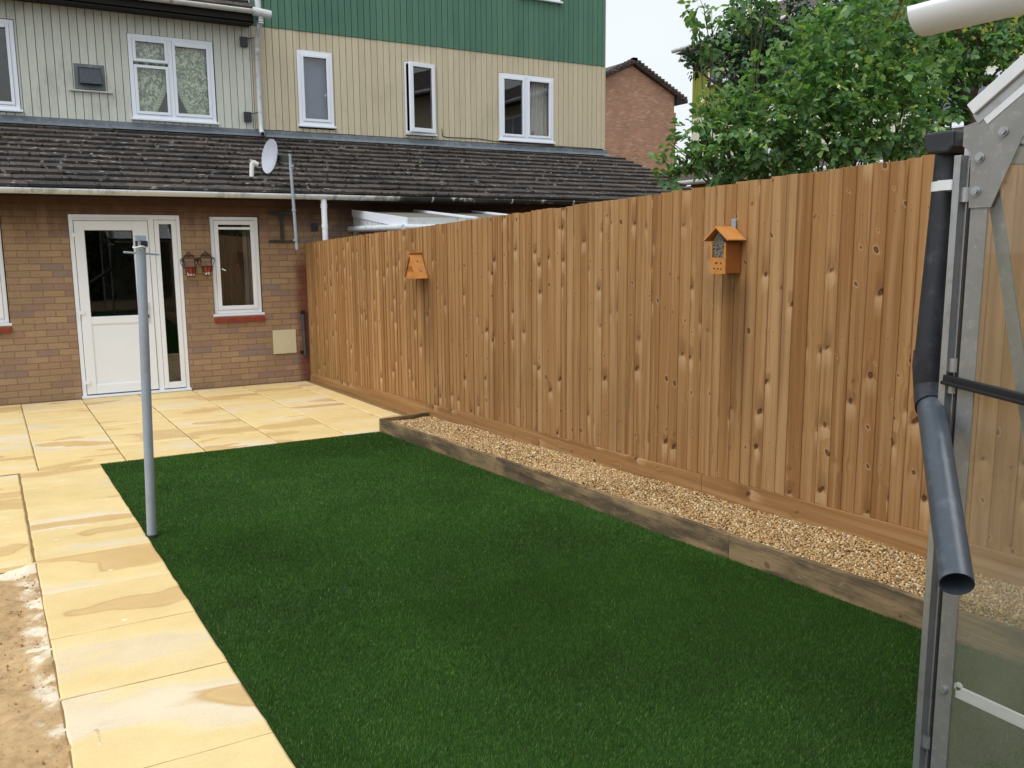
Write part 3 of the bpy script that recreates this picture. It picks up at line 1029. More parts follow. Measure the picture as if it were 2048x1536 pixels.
def crumbs():
    n = 3200
    y = rng.uniform(1.6, 4.9, n)
    e = path_x(y) - 0.575
    t = rng.uniform(0, 1, n) ** 1.4
    x = e - t * 1.1
    z = S * (D - y) - 0.085 - 0.022 + rng.uniform(-0.003, 0.005, n)
    r = 0.0014 + 0.0055 * rng.uniform(0, 1, n) ** 6
    o = stones('soil_crumbs', x, y, z, r, 'crumb', 'loose crumbs and small stones on the bare soil')
    o['category'] = 'soil crumbs'


crumbs()
gravel()


# ------------------------------------------------------------------ planter edging
def planter():
    y0, y1 = 1.42, 7.50
    t = thing('planter_border', (plan_x(4.5), 4.5, gz(4.5)), 'weathered timber planter edging holding gravel between lawn and fence', 'planter')
    h = lambda y: S * (D - y) + 0.028
    g = lambda y: S * (D - y) - 0.15
    th = 0.028
    mb = MB()
    cuts = [y0, 3.05, 5.35, y1]
    for a, b in zip(cuts[:-1], cuts[1:]):
        b2 = b - 0.002
        mb.hexa([(plan_x(a), a, g(a)), (plan_x(a) + th, a, g(a)), (plan_x(b2) + th, b2, g(b2)), (plan_x(b2), b2, g(b2))],
                [(plan_x(a), a, h(a)), (plan_x(a) + th, a, h(a)), (plan_x(b2) + th, b2, h(b2)), (plan_x(b2), b2, h(b2))])
    build(mb, 'side_board', 'planter_wood', t, bevel=0.003)
    mb = MB()
    ye, yf = 7.50, 7.64
    ang = (yf - ye)
    x0, x1 = plan_x(ye), fx(yf)
    mb.hexa([(x0, ye, g(ye)), (x1, yf, g(yf)), (x1, yf + th, g(yf)), (x0, ye + th, g(ye))], [(x0, ye, h(ye) - 0.002), (x1, yf, h(yf) - 0.012), (x1, yf + th, h(yf) - 0.012), (x0, ye + th, h(ye) - 0.002)])
    build(mb, 'end_board', 'planter_wood', t, bevel=0.003)


planter()


# ------------------------------------------------------------------ fence
def fence():
    t = thing('closeboard_fence', (fx(5), 5, gz(5)), 'tall golden brown feather-edge timber fence along the right of the lawn', 'fence')
    mb = MB()
    y = 11.265
    while y > -1.2:
        w = random.choice((0.070, 0.080, 0.086, 0.092, 0.098)) + random.uniform(-0.004, 0.004)
        yb = y - w
        dx = random.uniform(-0.002, 0.003)
        zb = zp((y + yb) / 2) + 0.101
        zt = zp((y + yb) / 2) + 1.796 + random.uniform(-0.005, 0.005)
        tilt = random.uniform(-0.0025, 0.0025)
        # wedge section: thick edge on the garden-end side, thin edge tucked behind the board before it
        a0, a1 = fx(y) - 0.003 + dx * 0.3, fx(yb) - 0.0095 + dx
        bk = 0.004
        bot = [(a1, yb + tilt, zb), (fx(yb) + bk, yb + tilt, zb), (fx(y) + bk, y + 0.012 + tilt, zb), (a0, y + 0.012 + tilt, zb)]
        top = [(a1, yb - tilt, zt), (fx(yb) + bk, yb - tilt, zt), (fx(y) + bk, y + 0.012 - tilt, zt), (a0, y + 0.012 - tilt, zt + 0.001)]
        mb.hexa(bot, top)
        y = yb
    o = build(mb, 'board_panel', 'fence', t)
    at_ = o.data.attributes.new('across', 'FLOAT', 'POINT')
    at_.data.foreach_set('value', np.tile([0.0, 0.0, 1.0, 1.0], len(mb.v) // 4).astype(np.float32))
    cuts = [11.265, 9.35, 7.70, 6.72, 3.87, 1.0, -1.2]
    for a, b in zip(cuts[:-1], cuts[1:]):
        m = MB()
        b2 = b + 0.004
        m.hexa([(fx(b2) - 0.016, b2, zp(b2) - 0.09), (fx(b2) + 0.012, b2, zp(b2) - 0.09), (fx(a) + 0.012, a, zp(a) - 0.09), (fx(a) - 0.016, a, zp(a) - 0.09)],
               [(fx(b2) - 0.016, b2, zp(b2) + 0.099), (fx(b2) + 0.012, b2, zp(b2) + 0.099), (fx(a) + 0.012, a, zp(a) + 0.099), (fx(a) - 0.016, a, zp(a) + 0.099)])
        build(m, 'gravel_board', 'gravel_board', t, bevel=0.002)
    for yy in (11.15, 8.7, 6.3, 3.9, 1.5, -0.9):
        m = MB()
        m.box(fx(yy) + 0.045, fx(yy) + 0.12, yy - 0.0375, yy + 0.0375, zp(yy) - 0.3, zp(yy) + 1.7)
        build(m, 'post', 'fence', t)
    for hz in (0.35, 0.95, 1.55):
        m = MB()
        m.bar((fx(11.2) + 0.025, 11.2, zp(11.2) + hz), (fx(-1.1) + 0.025, -1.1, zp(-1.1) + hz), 0.036, 0.07)
        build(m, 'rail', 'fence', t)


fence()


# ------------------------------------------------------------------ house helpers
def holed_wall(x0, x1, z0, z1, y, depth, holes):
    """front face at y with rectangular holes and reveals going in by depth"""
    mb = MB()
    xs = sorted({x0, x1, *[h[0] for h in holes], *[h[1] for h in holes]})
    zs = sorted({z0, z1, *[h[2] for h in holes], *[h[3] for h in holes]})
    xs = [v for v in xs if x0 <= v <= x1]
    zs = [v for v in zs if z0 <= v <= z1]
    for xa, xb in zip(xs[:-1], xs[1:]):
        for za, zb in zip(zs[:-1], zs[1:]):
            cx, cz = (xa + xb) / 2, (za + zb) / 2
            if any(h[0] < cx < h[1] and h[2] < cz < h[3] for h in holes):
                continue
            mb.add([(xa, y, za), (xb, y, za), (xb, y, zb), (xa, y, zb)], [(0, 1, 2, 3)])
    for a, b, c, d in holes:
        q = y + depth
        mb.add([(a, y, c), (a, q, c), (a, q, d), (a, y, d)], [(0, 1, 2, 3)])
        mb.add([(b, y, c), (b, q, c), (b, q, d), (b, y, d)], [(3, 2, 1, 0)])
        mb.add([(a, y, d), (a, q, d), (b, q, d), (b, y, d)], [(0, 1, 2, 3)])
        mb.add([(a, y, c), (a, q, c), (b, q, c), (b, y, c)], [(3, 2, 1, 0)])
    return mb


def room(mb, x0, x1, z0, z1, y, deep=1.6):
    """dark room box behind an opening, open towards the window"""
    q = y + deep
    mb.add([(x0, y, z0), (x1, y, z0), (x1, q, z0), (x0, q, z0), (x0, y, z1), (x1, y, z1), (x1, q, z1), (x0, q, z1)],
           [(0, 1, 2, 3), (7, 6, 5, 4), (3, 2, 6, 7), (0, 3, 7, 4), (2, 1, 5, 6)])


def ring(mb, x0, x1, z0, z1, y0, y1, w, wb=None, wt=None):
    """mitred-looking rectangular frame"""
    wb = wb or w
    wt = wt or w
    mb.box(x0, x0 + w, y0, y1, z0, z1)
    mb.box(x1 - w, x1, y0, y1, z0, z1)
    mb.box(x0 + w, x1 - w, y0, y1, z0, z0 + wb)
    mb.box(x0 + w, x1 - w, y0, y1, z1 - wt, z1)


def clad(x0, x1, z0, z1, y, holes=(), pitch=0.1055, th=0.018, phase=0.0):
    """vertical boards with open V joints; returns mesh builder"""
    mb = MB()
    x = x0
    k = 0
    while x < x1 - 0.01:
        xb = min(x + pitch, x1)
        g = 0.0018
        a, b = x + g, xb - g
        c = 0.0035
        dz = random.uniform(-0.003, 0.003)
        dy = random.uniform(-0.0015, 0.0015)
        cuts = sorted({a, b, *[e for h in holes for e in h[:2] if a + 0.006 < e < b - 0.006]})
        for pa, pb in zip(cuts[:-1], cuts[1:]):
            segs = [(z0, z1)]
            for h in holes:
                if h[0] < pb - 0.006 and h[1] > pa + 0.006:
                    ns = []
                    for s in segs:
                        if h[2] > s[0]:
                            ns.append((s[0], min(s[1], h[2])))
                        if h[3] < s[1]:
                            ns.append((max(s[0], h[3]), s[1]))
                    segs = [s for s in ns if s[1] - s[0] > 0.01]
            ca, cb = (c if pa == a else 0.0), (c if pb == b else 0.0)
            for s in segs:
                zb_ = s[0] + (dz if s[0] == z0 else 0)
                vs = []
                for zz in (zb_, s[1]):
                    vs += [(pa, y + dy, zz), (pa + ca, y - th + dy, zz), (pb - cb, y - th + dy, zz), (pb, y + dy, zz)]
                mb.add(vs, [(0, 1, 5, 4), (1, 2, 6, 5), (2, 3, 7, 6), (0, 3, 2, 1), (4, 5, 6, 7)])
        x = xb
        k += 1
    return mb


def tiles(x0, x1, ye, ze, pitch_deg, length, gauge=0.262, tw=0.33, right_verge=True, dirn=(0, 1), seed=1):
    """interlocking concrete tiles laid in lapped courses up a slope that rises along +Y"""
    rr = random.Random(seed)
    mb = MB()
    a = R(pitch_deg)
    ca, sa = math.cos(a), math.sin(a)
    n = int(math.ceil(length / gauge))
    for c in range(n):
        s0 = c * gauge
        s1 = min(s0 + gauge + 0.07, length + 0.02)
        x = x0 - (0.15 if c % 2 else 0)
        while x < x1 - 0.02:
            xa, xb = max(x + 0.003, x0), min(x + tw - 0.003, x1)
            if xb - xa > 0.03:
                lift = rr.uniform(-0.003, 0.003)
                tw_ = rr.uniform(-0.002, 0.002)
                ds = rr.uniform(-0.008, 0.008)
                t0, t1 = 0.060 + lift, 0.020 + lift    # underside gap closes towards the head
                vs = []
                for (xx, e) in ((xa, tw_), (xb, -tw_)):
                    for (s, h) in ((s0 + ds, t0 - 0.030), (s0 + ds, t0), (s1, t1), (s1, t1 - 0.020)):
                        hh = h + e
                        vs.append((xx, ye + s * ca - hh * sa, ze + s * sa + hh * ca))
                mb.add(vs, [(0, 1, 2, 3), (7, 6, 5, 4), (0, 4, 5, 1), (1, 5, 6, 2), (2, 6, 7, 3), (3, 7, 4, 0)])
            x += tw
    return mb


def half_gutter(x0, x1, y, z, r, th=0.004, n=10, ends=True):
    """half-round gutter along X, rim at height z"""
    mb = MB()
    prof_o = [(y - r * math.cos(math.pi * k / n), z - r * math.sin(math.pi * k / n)) for k in range(n + 1)]
    prof_i = [(y - (r - th) * math.cos(math.pi * k / n), z - (r - th) * math.sin(math.pi * k / n)) for k in range(n + 1)]
    prof = prof_o + prof_i[::-1]
    m = len(prof)
    vs = [(x0, a, b) for a, b in prof] + [(x1, a, b) for a, b in prof]
    mb.add(vs, [(i, m + i, m + (i + 1) % m, (i + 1) % m) for i in range(m)], True)
    for xx in (x0, x1):
        mb.add([(xx, a, b) for a, b in prof], [(i, i + 1, m - 2 - i, m - 1 - i) for i in range(n)])
    return mb


def window(parent, x0, x1, z0, z1, y, mull=(), transoms=(), open_top=None, sill=True, frame=0.055, sash=0.04, mat='upvc', glass='glass', y_set=0.0, sill_out=0.05):
    """uPVC window: outer frame, one sash frame and one pane per light"""
    f = MB()
    ya, yb = y + y_set - 0.012, y + y_set + 0.055
    ring(f, x0, x1, z0, z1, ya, yb, frame)
    for mx in mull:
        f.box(mx - frame * 0.55, mx + frame * 0.55, ya + 0.003, yb, z0 + frame, z1 - frame)
    fr = build(f, 'window', mat, parent, bevel=0.005)
    xs = [x0 + frame] + sum([[m - frame * 0.55, m + frame * 0.55] for m in mull], []) + [x1 - frame]
    lights = []
    for i in range(0, len(xs), 2):
        zz = [(z0 + frame, z1 - frame)]
        for (ti, tz) in transoms:
            if ti == i // 2:
                zz = [(z0 + frame, tz - 0.02), (tz + 0.02, z1 - frame)]
        for za, zb in zz:
            lights.append((xs[i], xs[i + 1], za, zb))
    for a, b, c, d in lights:
        s = MB()
        ring(s, a + 0.002, b - 0.002, c + 0.002, d - 0.002, ya - 0.012, yb - 0.02, sash)
        build(s, 'sash', mat, fr, bevel=0.004)
        g = MB()
        g.box(a + sash - 0.004, b - sash + 0.004, y + y_set + 0.008, y + y_set + 0.014, c + sash - 0.004, d - sash + 0.004)
        build(g, 'pane', glass, fr)
        k = MB()
        ring(k, a + sash - 0.001, b - sash + 0.001, c + sash - 0.001, d - sash + 0.001, y + y_set + 0.002, y + y_set + 0.0075, 0.007)
        build(k, 'gasket', 'rubber', fr)
    if sill:
        s = MB()
        s.box(x0 - 0.025, x1 + 0.025, y + y_set - 0.012 - sill_out, y + y_set + 0.05, z0 - 0.032, z0 - 0.002)
        build(s, 'sill', mat, fr, bevel=0.005)
    return fr


def drape(parent, name, mat, fn, nu=40, nv=24):
    m = MB()
    m.sheet(fn, nu, nv)
    return build(m, name, mat, parent)


# ------------------------------------------------------------------ the house (left, lower)
PX = 3.60      # party line between the two houses
house = thing('brick_house', (0, D, 0), 'tan brick house with white door and pale boarded upper floor behind the patio', 'house')
gf_holes = [(0.650, 1.864, 0.0, 2.137), (2.200, 2.810, 0.905, 2.130), (-1.42, -0.012, 0.905, 2.130)]
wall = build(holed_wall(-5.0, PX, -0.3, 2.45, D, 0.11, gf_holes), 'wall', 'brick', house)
mb = MB()
for a, b, c, d in gf_holes:
    room(mb, a - 0.25, b + 0.15, max(c - 0.4, -0.05), d + 0.15, D + 0.11, 2.2)
build(mb, 'interior', 'interior', house)

# door set: frame, leaf, side light
yd = D + 0.015
f = MB()
f.box(0.655, 0.700, yd - 0.01, yd + 0.06, 0.03, 2.132)
f.box(1.500, 1.562, yd - 0.01, yd + 0.06, 0.03, 2.075)
f.box(1.815, 1.859, yd - 0.01, yd + 0.06, 0.03, 2.132)
f.box(0.700, 1.815, yd - 0.01, yd + 0.06, 2.075, 2.132)
f.box(0.700, 1.500, yd - 0.025, yd + 0.02, 2.066, 2.083)
f.box(0.645, 1.869, yd - 0.055, yd + 0.06, 0.001, 0.030)
dset = build(f, 'door', 'upvc', house, bevel=0.004)
leaf = MB()
lx0, lx1, lz0, lz1 = 0.706, 1.494, 0.045, 2.060
leaf.box(lx0, lx0 + 0.105, yd - 0.022, yd + 0.03, lz0, lz1)
leaf.box(lx1 - 0.170, lx1, yd - 0.022, yd + 0.03, lz0, lz1)
leaf.box(lx0 + 0.105, lx1 - 0.170, yd - 0.022, yd + 0.03, lz0, lz0 + 0.110)
leaf.box(lx0 + 0.105, lx1 - 0.170, yd - 0.022, yd + 0.03, 0.865, 0.955)
leaf.box(lx0 + 0.105, lx1 - 0.170, yd - 0.022, yd + 0.03, 1.952, lz1)
leaf.box(lx0 + 0.100, lx1 - 0.165, yd - 0.010, yd + 0.02, lz0 + 0.10, 0.87)
build(leaf, 'leaf', 'upvc', dset, bevel=0.006)
g = MB()
g.box(lx0 + 0.100, lx1 - 0.165, yd + 0.004, yd + 0.010, 0.95, 1.957)
build(g, 'pane', 'glass', dset)
g = MB()
ring(g, lx0 + 0.105, lx1 - 0.170, 0.955, 1.952, yd - 0.012, yd + 0.0035, 0.008)
build(g, 'gasket', 'rubber', dset)
g = MB()
ring(g, lx0 - 0.0055, lx1 + 0.0055, lz0 - 0.012, lz1 + 0.004, yd - 0.004, yd + 0.012, 0.0052, wb=0.012)
build(g, 'seal', 'gasket', dset)
g = MB()
ring(g, 1.566, 1.813, 0.042, 2.073, yd - 0.020, yd + 0.03, 0.052, wb=0.075, wt=0.045)
build(g, 'side_light', 'upvc', dset, bevel=0.005)
g = MB()
g.box(1.614, 1.765, yd + 0.002, yd + 0.008, 0.11, 2.032)
build(g, 'pane', 'glass', dset)
for hz in (1.89, 1.0, 0.18):
    g = MB()
    g.box(0.668, 0.742, yd - 0.036, yd - 0.02, hz - 0.012, hz + 0.03)
    g.tube([(0.689, yd - 0.028, hz - 0.055), (0.689, yd - 0.028, hz + 0.04)], 0.011, 8)
    build(g, 'hinge', 'upvc', dset)
g = MB()
g.box(1.418, 1.452, yd - 0.032, yd - 0.02, 0.86, 1.10)
g.bar((1.435, yd - 0.055, 1.06), (1.33, yd - 0.055, 1.06), 0.014, 0.02)
g.tube([(1.435, yd - 0.03, 1.06), (1.435, yd - 0.06, 1.06)], 0.009, 8)
g.box(1.430, 1.440, yd - 0.036, yd - 0.03, 0.925, 0.965)
build(g, 'handle', 'upvc_aged', dset, bevel=0.002)
g = MB()
g.box(1.430, 1.441, yd - 0.039, yd - 0.034, 0.92, 0.955)
build(g, 'keyhole', 'rubber', dset)

# ground-floor windows
w = window(house, 2.212, 2.798, 0.925, 2.122, D, y_set=0.045, sill_out=0.035, frame=0.045, sash=0.05)
m = MB()
m.box(2.302, 2.708, D + 0.014, D + 0.030, 1.966, 1.995)
build(m, 'trickle_vent', 'upvc', w)
m = MB()
m.bar((2.322, D + 0.000, 1.485), (2.365, D - 0.004, 1.462), 0.008, 0.012)
build(m, 'handle', 'upvc', w)
drape(w, 'curtain', 'curtain_brown', lambda u, v: (2.20 + 0.42 * u, D + 0.16 + 0.016 * math.sin(u * 48), 0.95 + 1.1 * v), 90, 2)
drape(w, 'curtain', 'curtain_grey', lambda u, v: (2.62 + (0.20 + 0.02 * (1 - v)) * u - 0.03 * (v < 0.3) * (0.3 - v), D + 0.13 + 0.016 * math.sin(u * 22), 0.93 + 1.15 * v), 40, 10)
w = window(house, -1.41, -0.022, 0.925, 2.122, D, mull=(-0.72,), y_set=0.045, sill_out=0.035, frame=0.045, sash=0.05)
drape(w, 'curtain', 'curtain_white', lambda u, v: (-1.36 + 1.28 * u, D + 0.16 + 0.012 * math.sin(u * 120), 0.94 + 1.1 * v), 160, 2)
for a, b in ((2.196, 2.818), (-1.43, -0.008)):
    m = MB()
    m.hexa([(a, D - 0.035, 0.815), (b, D - 0.035, 0.815), (b, D + 0.06, 0.835), (a, D + 0.06, 0.835)], [(a, D - 0.035, 0.872), (b, D - 0.035, 0.872), (b, D + 0.06, 0.898), (a, D + 0.06, 0.898)])
    build(m, 'brick_sill', 'red_sill', house, bevel=0.006)

# wall fittings
m = MB()
m.box(2.909, 3.209, D - 0.018, D - 0.001, 0.378, 0.686)
build(m, 'meter_cover', 'meter', house, bevel=0.004)
m = MB()
m.box(3.472, 3.566, D - 0.012, D - 0.001, 1.946, 2.050)
build(m, 'air_vent', 'black_plastic', house, bevel=0.003)
m = MB()
m.tube([(3.318, D - 0.03, 0.34), (3.308, D - 0.03, 0.88)], 0.021, 10)
build(m, 'conduit', 'grey_plastic', house)
m = MB()
m.box(3.285, 3.335, D - 0.05, D - 0.001, 0.885, 0.925)
build(m, 'conduit_clip', 'rubber', house)
m = MB()
m.box(3.26, 3.30, D - 0.03, D - 0.001, 0.36, 0.40)
build(m, 'conduit_clip', 'rubber', house)

# lean-to roof of both houses: eaves, gutter, soffit
PITCH = 19.0
ta = math.tan(R(PITCH))
YE, ZE = 10.89, 2.375
slen = (Y2 - YE) / math.cos(R(PITCH))


def leanto(parent, x0, x1, seed, verge=False):
    rf = build(tiles(x0, x1, YE, ZE, PITCH, slen - 0.04, seed=seed), 'roof', 'tile', parent)
    d = MB()
    z0 = ZE - 0.03
    d.add([(x0, YE + 0.02, z0), (x1, YE + 0.02, z0), (x1, Y2 + 0.05, z0 + (Y2 + 0.03 - YE) * ta), (x0, Y2 + 0.05, z0 + (Y2 + 0.03 - YE) * ta)], [(0, 1, 2, 3)])
    build(d, 'roof_deck', 'fascia_black', rf)
    s = MB()
    s.box(x0, x1, YE + 0.056, D - 0.001, 2.315, 2.33)
    s.box(x0, x1, YE + 0.03, YE + 0.055, 2.305, 2.375)
    build(s, 'soffit', 'soffit', rf)
    return rf


leanto(house, -5.0, PX, 3)
m = half_gutter(-5.0, PX + 0.02, YE - 0.025, 2.388, 0.060)
gut = build(m, 'gutter', 'gutter', house)
m = MB()
for bx in (-0.9, 0.42, 1.36, 2.33, 3.32):
    m = MB()
    m.sheet(lambda u, v, bx=bx: (bx - 0.012 + 0.024 * v, YE - 0.025 - 0.0635 * math.cos(math.pi * u), 2.389 - 0.0635 * math.sin(math.pi * u)), 12, 1)
    build(m, 'gutter_bracket', 'upvc_aged', gut)
# downpipe with outlet tee
m = MB()
dpx = 3.520
m = half_gutter(dpx - 0.07, dpx + 0.07, YE - 0.025, 2.388, 0.0645)
build(m, 'gutter_outlet', 'gutter', house)
m = MB()
m.tube([(dpx, YE - 0.025, 2.34), (dpx, YE - 0.025, 2.26), (dpx + 0.004, YE - 0.025, 1.2), (dpx + 0.004, YE - 0.025, -0.2)], 0.036, 14)
for z in (2.235, 2.265):
    m.tube([(dpx, YE - 0.02, z - 0.008), (dpx, YE - 0.02, z + 0.008)], 0.043, 14)
m.tube([(dpx, YE - 0.025, 1.98), (dpx, YE - 0.025, 2.02)], 0.040, 14)
build(m, 'downpipe', 'upvc', house)

# moss cushions caught on the tile edges
n_ = 1500
q = rng.uniform(0, 1, n_)
xm = np.where(rng.uniform(0, 1, n_) < 0.6, rng.normal(4.0, 1.3, n_), rng.uniform(-1.0, 9.8, n_))
cr_ = np.floor(rng.uniform(0, 1, n_) * 12) * 0.262 + rng.normal(0.012, 0.016, n_)
cr_ = np.clip(cr_, 0.0, slen - 0.1)
hh = 0.052 + rng.uniform(-0.012, 0.008, n_)
a_ = R(PITCH)
mo = stones('moss', xm, YE + cr_ * math.cos(a_) - hh * math.sin(a_), ZE + cr_ * math.sin(a_) + hh * math.cos(a_), rng.uniform(0.008, 0.028, n_), 'moss', 'dark moss cushions along the tile edges of the low roof')
mo['category'] = 'moss'

# lead flashing strip along the top of the lean-to roof
def flashing(parent, x0, x1):
    m = MB()
    x = x0
    zt = ZE + (Y2 - YE) * ta
    while x < x1 - 0.01:
        xb = min(x + random.uniform(1.1, 1.6), x1)
        j = random.uniform(-0.004, 0.004)
        y0, y1 = Y2 - 0.17, Y2 - 0.024
        z0, z1, z2 = ZE + (y0 - YE) * ta + 0.062, ZE + (y1 - YE) * ta + 0.066, 3.525
        e = 0.010
        vs = []
        for xx in (x, xb):
            vs += [(xx, y0, z0 + j), (xx, y1, z1 + j), (xx, y1 + 0.004, z2)]
        m.add(vs, [(0, 3, 4, 1), (1, 4, 5, 2)])
        m.bar((xb - 0.015, y1 - 0.004, z1), (xb - 0.015, y1, z2), 0.03, 0.006, (0, 1, 0))
        x = xb
    return build(m, 'flashing', 'lead', parent)


flashing(house, -5.0, PX)

# upper floor of the house
uh = [(-1.0, 0.352, 3.56, 4.76), (1.735, 2.905, 3.56, 4.745), (1.030, 1.416, 3.925, 4.268)]
m = MB()
for h in [(-5.0, PX, 3.3, 5.25)]:
    pass
build(holed_wall(-5.0, PX, 3.3, 5.25, Y2 + 0.001, 0.08, uh[:2]), 'backing', 'dark_gap', house)
build(clad(-5.0 - 0.0, PX - 0.13, 3.522, 5.2, Y2, uh), 'cladding', 'clad_pale', house)
m = MB()
for a, b, c, d in uh[:2]:
    room(m, a - 0.3, b + 0.3, c - 0.3, d + 0.3, Y2 + 0.082, 2.0)
build(m, 'interior', 'interior', house)
w = window(house, -0.98, 0.345, 3.598, 4.748, Y2, mull=(-0.35,), y_set=-0.02, sill_out=0.04)
m = MB()
m.box(-0.27, 0.24, Y2 - 0.052, Y2 - 0.036, 4.64, 4.668)
build(m, 'trickle_vent', 'upvc', w)
w = window(house, 1.742, 2.898, 3.590, 4.738, Y2, mull=(2.294,), transoms=((0, 4.345),), y_set=-0.02, sill_out=0.04)
m = MB()
m.box(2.37, 2.81, Y2 - 0.052, Y2 - 0.036, 4.62, 4.65)
build(m, 'trickle_vent', 'upvc', w)


def lace_l(u, v):
    z = 3.60 + 1.1 * v
    right = 2.26 if v > 0.55 else 2.26 - 0.27 * ((0.55 - v) / 0.55) ** 1.3
    return (1.78 + (right - 1.78) * u, Y2 + 0.09 + 0.012 * math.sin(u * 34 + v * 3), z)


def lace_r(u, v):
    z = 3.60 + 1.1 * v
    left = 2.33 + (0.02 if v > 0.6 else 0.02 + 0.26 * ((0.6 - v) / 0.6) ** 1.3)
    return (left + (2.87 - left) * u, Y2 + 0.09 + 0.012 * math.sin(u * 34 + v * 2), z)


drape(w, 'lace_curtain', 'lace', lace_l, 60, 30)
drape(w, 'lace_curtain', 'lace', lace_r, 60, 30)
m = MB()
for fn, uu in ((lace_l, 1.0), (lace_r, 0.0)):     # ruffled edge of each curtain
    pts = [Vector(fn(uu, v / 60)) for v in range(0, 38)]
    vs, fs = [], []
    for i, p in enumerate(pts):
        dx = 0.05 if uu else -0.05
        yy = 0.014 * (1 if i % 2 else -1)
        vs += [(p.x - dx * 0.8, p.y - 0.012, p.z), (p.x + dx * 0.6, p.y - 0.012 + yy, p.z - 0.02)]
    fs = [(2 * i, 2 * i + 1, 2 * i + 3, 2 * i + 2) for i in range(len(pts) - 1)]
    m.add(vs, fs)
build(m, 'ruffle', mat_plain('ruffle_lace', lin((196, 212, 180)), 0.9, var=0.1), w)
# extractor vent
m = MB()
ring(m, 1.034, 1.412, 3.93, 4.264, Y2 - 0.024, Y2 + 0.01, 0.04)
m.box(1.06, 1.40, Y2 - 0.008, Y2 + 0.01, 3.95, 4.24)
vent = build(m, 'extract_vent', 'lead', house)
m = MB()
m.hexa([(1.095, Y2 - 0.11, 4.0), (1.365, Y2 - 0.11, 4.0), (1.365, Y2 - 0.014, 4.0), (1.095, Y2 - 0.014, 4.0)], [(1.095, Y2 - 0.05, 4.205), (1.365, Y2 - 0.05, 4.205), (1.365, Y2 - 0.014, 4.205), (1.095, Y2 - 0.014, 4.205)])
build(m, 'hood', 'grey_plastic', vent, bevel=0.004)
m = MB()
m.box(0.958, 1.495, Y2 - 0.055, Y2 - 0.018, 3.898, 3.918)
build(m, 'ledge', 'clad_pale', vent)

# upper roof with gutter
URY, URZ, URP = Y2 - 0.36, 5.19, 30.0
build(tiles(-5.0, 3.46, URY + 0.02, URZ - 0.03, URP, 3.2, seed=8), 'upper_roof', 'tile', house)
m = MB()
m.add([(-5, URY + 0.03, URZ - 0.06), (3.45, URY + 0.03, URZ - 0.06), (3.45, URY + 2.8, URZ - 0.06 + 2.77 * math.tan(R(URP))), (-5, URY + 2.8, URZ - 0.06 + 2.77 * math.tan(R(URP)))], [(0, 1, 2, 3)])
m.box(-5, 3.44, URY + 0.03, Y2 - 0.02, 5.0, 5.02)
m.box(-5, 3.44, URY + 0.03, URY + 0.055, 4.99, 5.15)
build(m, 'eaves', 'fascia_black', house)
m = half_gutter(-5.0, 3.46, URY - 0.035, 5.165, 0.056)
g2 = build(m, 'upper_gutter', 'gutter_up', house)
m = MB()
for bx in (-1.4, -0.3, 0.8, 1.9, 2.75, 3.38):
    m = MB()
    m.sheet(lambda u, v, bx=bx: (bx - 0.012 + 0.024 * v, URY - 0.035 - 0.0605 * math.cos(math.pi * u), 5.167 - 0.0605 * math.sin(math.pi * u)), 12, 1)
    build(m, 'gutter_bracket', 'upvc_aged', g2)
m = MB()
ux = 3.535
m.tube([(3.42, URY - 0.03, 5.15), (3.68, URY - 0.03, 5.125)], 0.060, 14)
m.tube([(ux, URY - 0.03, 5.12), (ux - 0.002, URY - 0.02, 5.04), (ux, Y2 - 0.20, 4.93), (ux, Y2 - 0.075, 4.80), (ux, Y2 - 0.075, 3.60), (ux - 0.005, Y2 - 0.10, 3.50), (ux - 0.02, Y2 - 0.24, 3.44)], 0.035, 14)
for z in (5.0, 5.03):
    m.tube([(ux, URY - 0.018, z - 0.008), (ux, URY - 0.018, z + 0.008)], 0.041, 14)
m.tube([(ux, Y2 - 0.075, 4.66), (ux, Y2 - 0.075, 4.70)], 0.039, 14)
m.tube([(ux + 0.05, Y2 - 0.075, 5.16), (ux + 0.03, Y2 - 0.075, 6.6), (ux, Y2 - 0.075, 8.5)], 0.045, 14)
build(m, 'downpipe', 'upvc_aged', house)
m = MB()
m.tube([(ux - 0.021, Y2 - 0.242, 3.437), (ux - 0.022, Y2 - 0.247, 3.4355)], 0.028, 14)
build(m, 'pipe_mouth', 'pipe_inside', house)
for bz in (4.78, 3.70):
    m = MB()
    m.box(3.30, 3.405, Y2 - 0.075, Y2 - 0.02, bz - 0.07, bz + 0.07)
    m.bar((3.40, Y2 - 0.07, bz + 0.045), (3.50, Y2 - 0.075, bz + 0.07), 0.012, 0.015)
    build(m, 'pipe_bracket', 'black_plastic', house)

# ------------------------------------------------------------------ neighbour house (green)
nb = thing('terraced_house', (6.8, D, 0), 'tall green and cream boarded house with three white windows above the long low roof', 'house')
XR = 9.975
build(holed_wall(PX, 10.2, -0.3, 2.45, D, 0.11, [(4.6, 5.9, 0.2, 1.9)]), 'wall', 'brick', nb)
leanto(nb, PX, 10.30, 5)
m = half_gutter(PX + 0.02, 10.33, YE - 0.025, 2.388, 0.060)
ng = build(m, 'gutter', 'gutter_algae', nb)
m = MB()
for bx in (4.02, 5.0, 6.22, 7.25, 8.3, 9.3):
    m = MB()
    m.sheet(lambda u, v, bx=bx: (bx - 0.012 + 0.024 * v, YE - 0.025 - 0.0635 * math.cos(math.pi * u), 2.389 - 0.0635 * math.sin(math.pi * u)), 12, 1)
    build(m, 'gutter_bracket', 'upvc_aged', ng)
flashing(nb, PX, XR + 0.08)
nh = [(4.145, 4.720, 3.585, 4.765), (5.932, 6.492, 3.575, 4.755), (7.712, 8.848, 3.560, 4.742)]
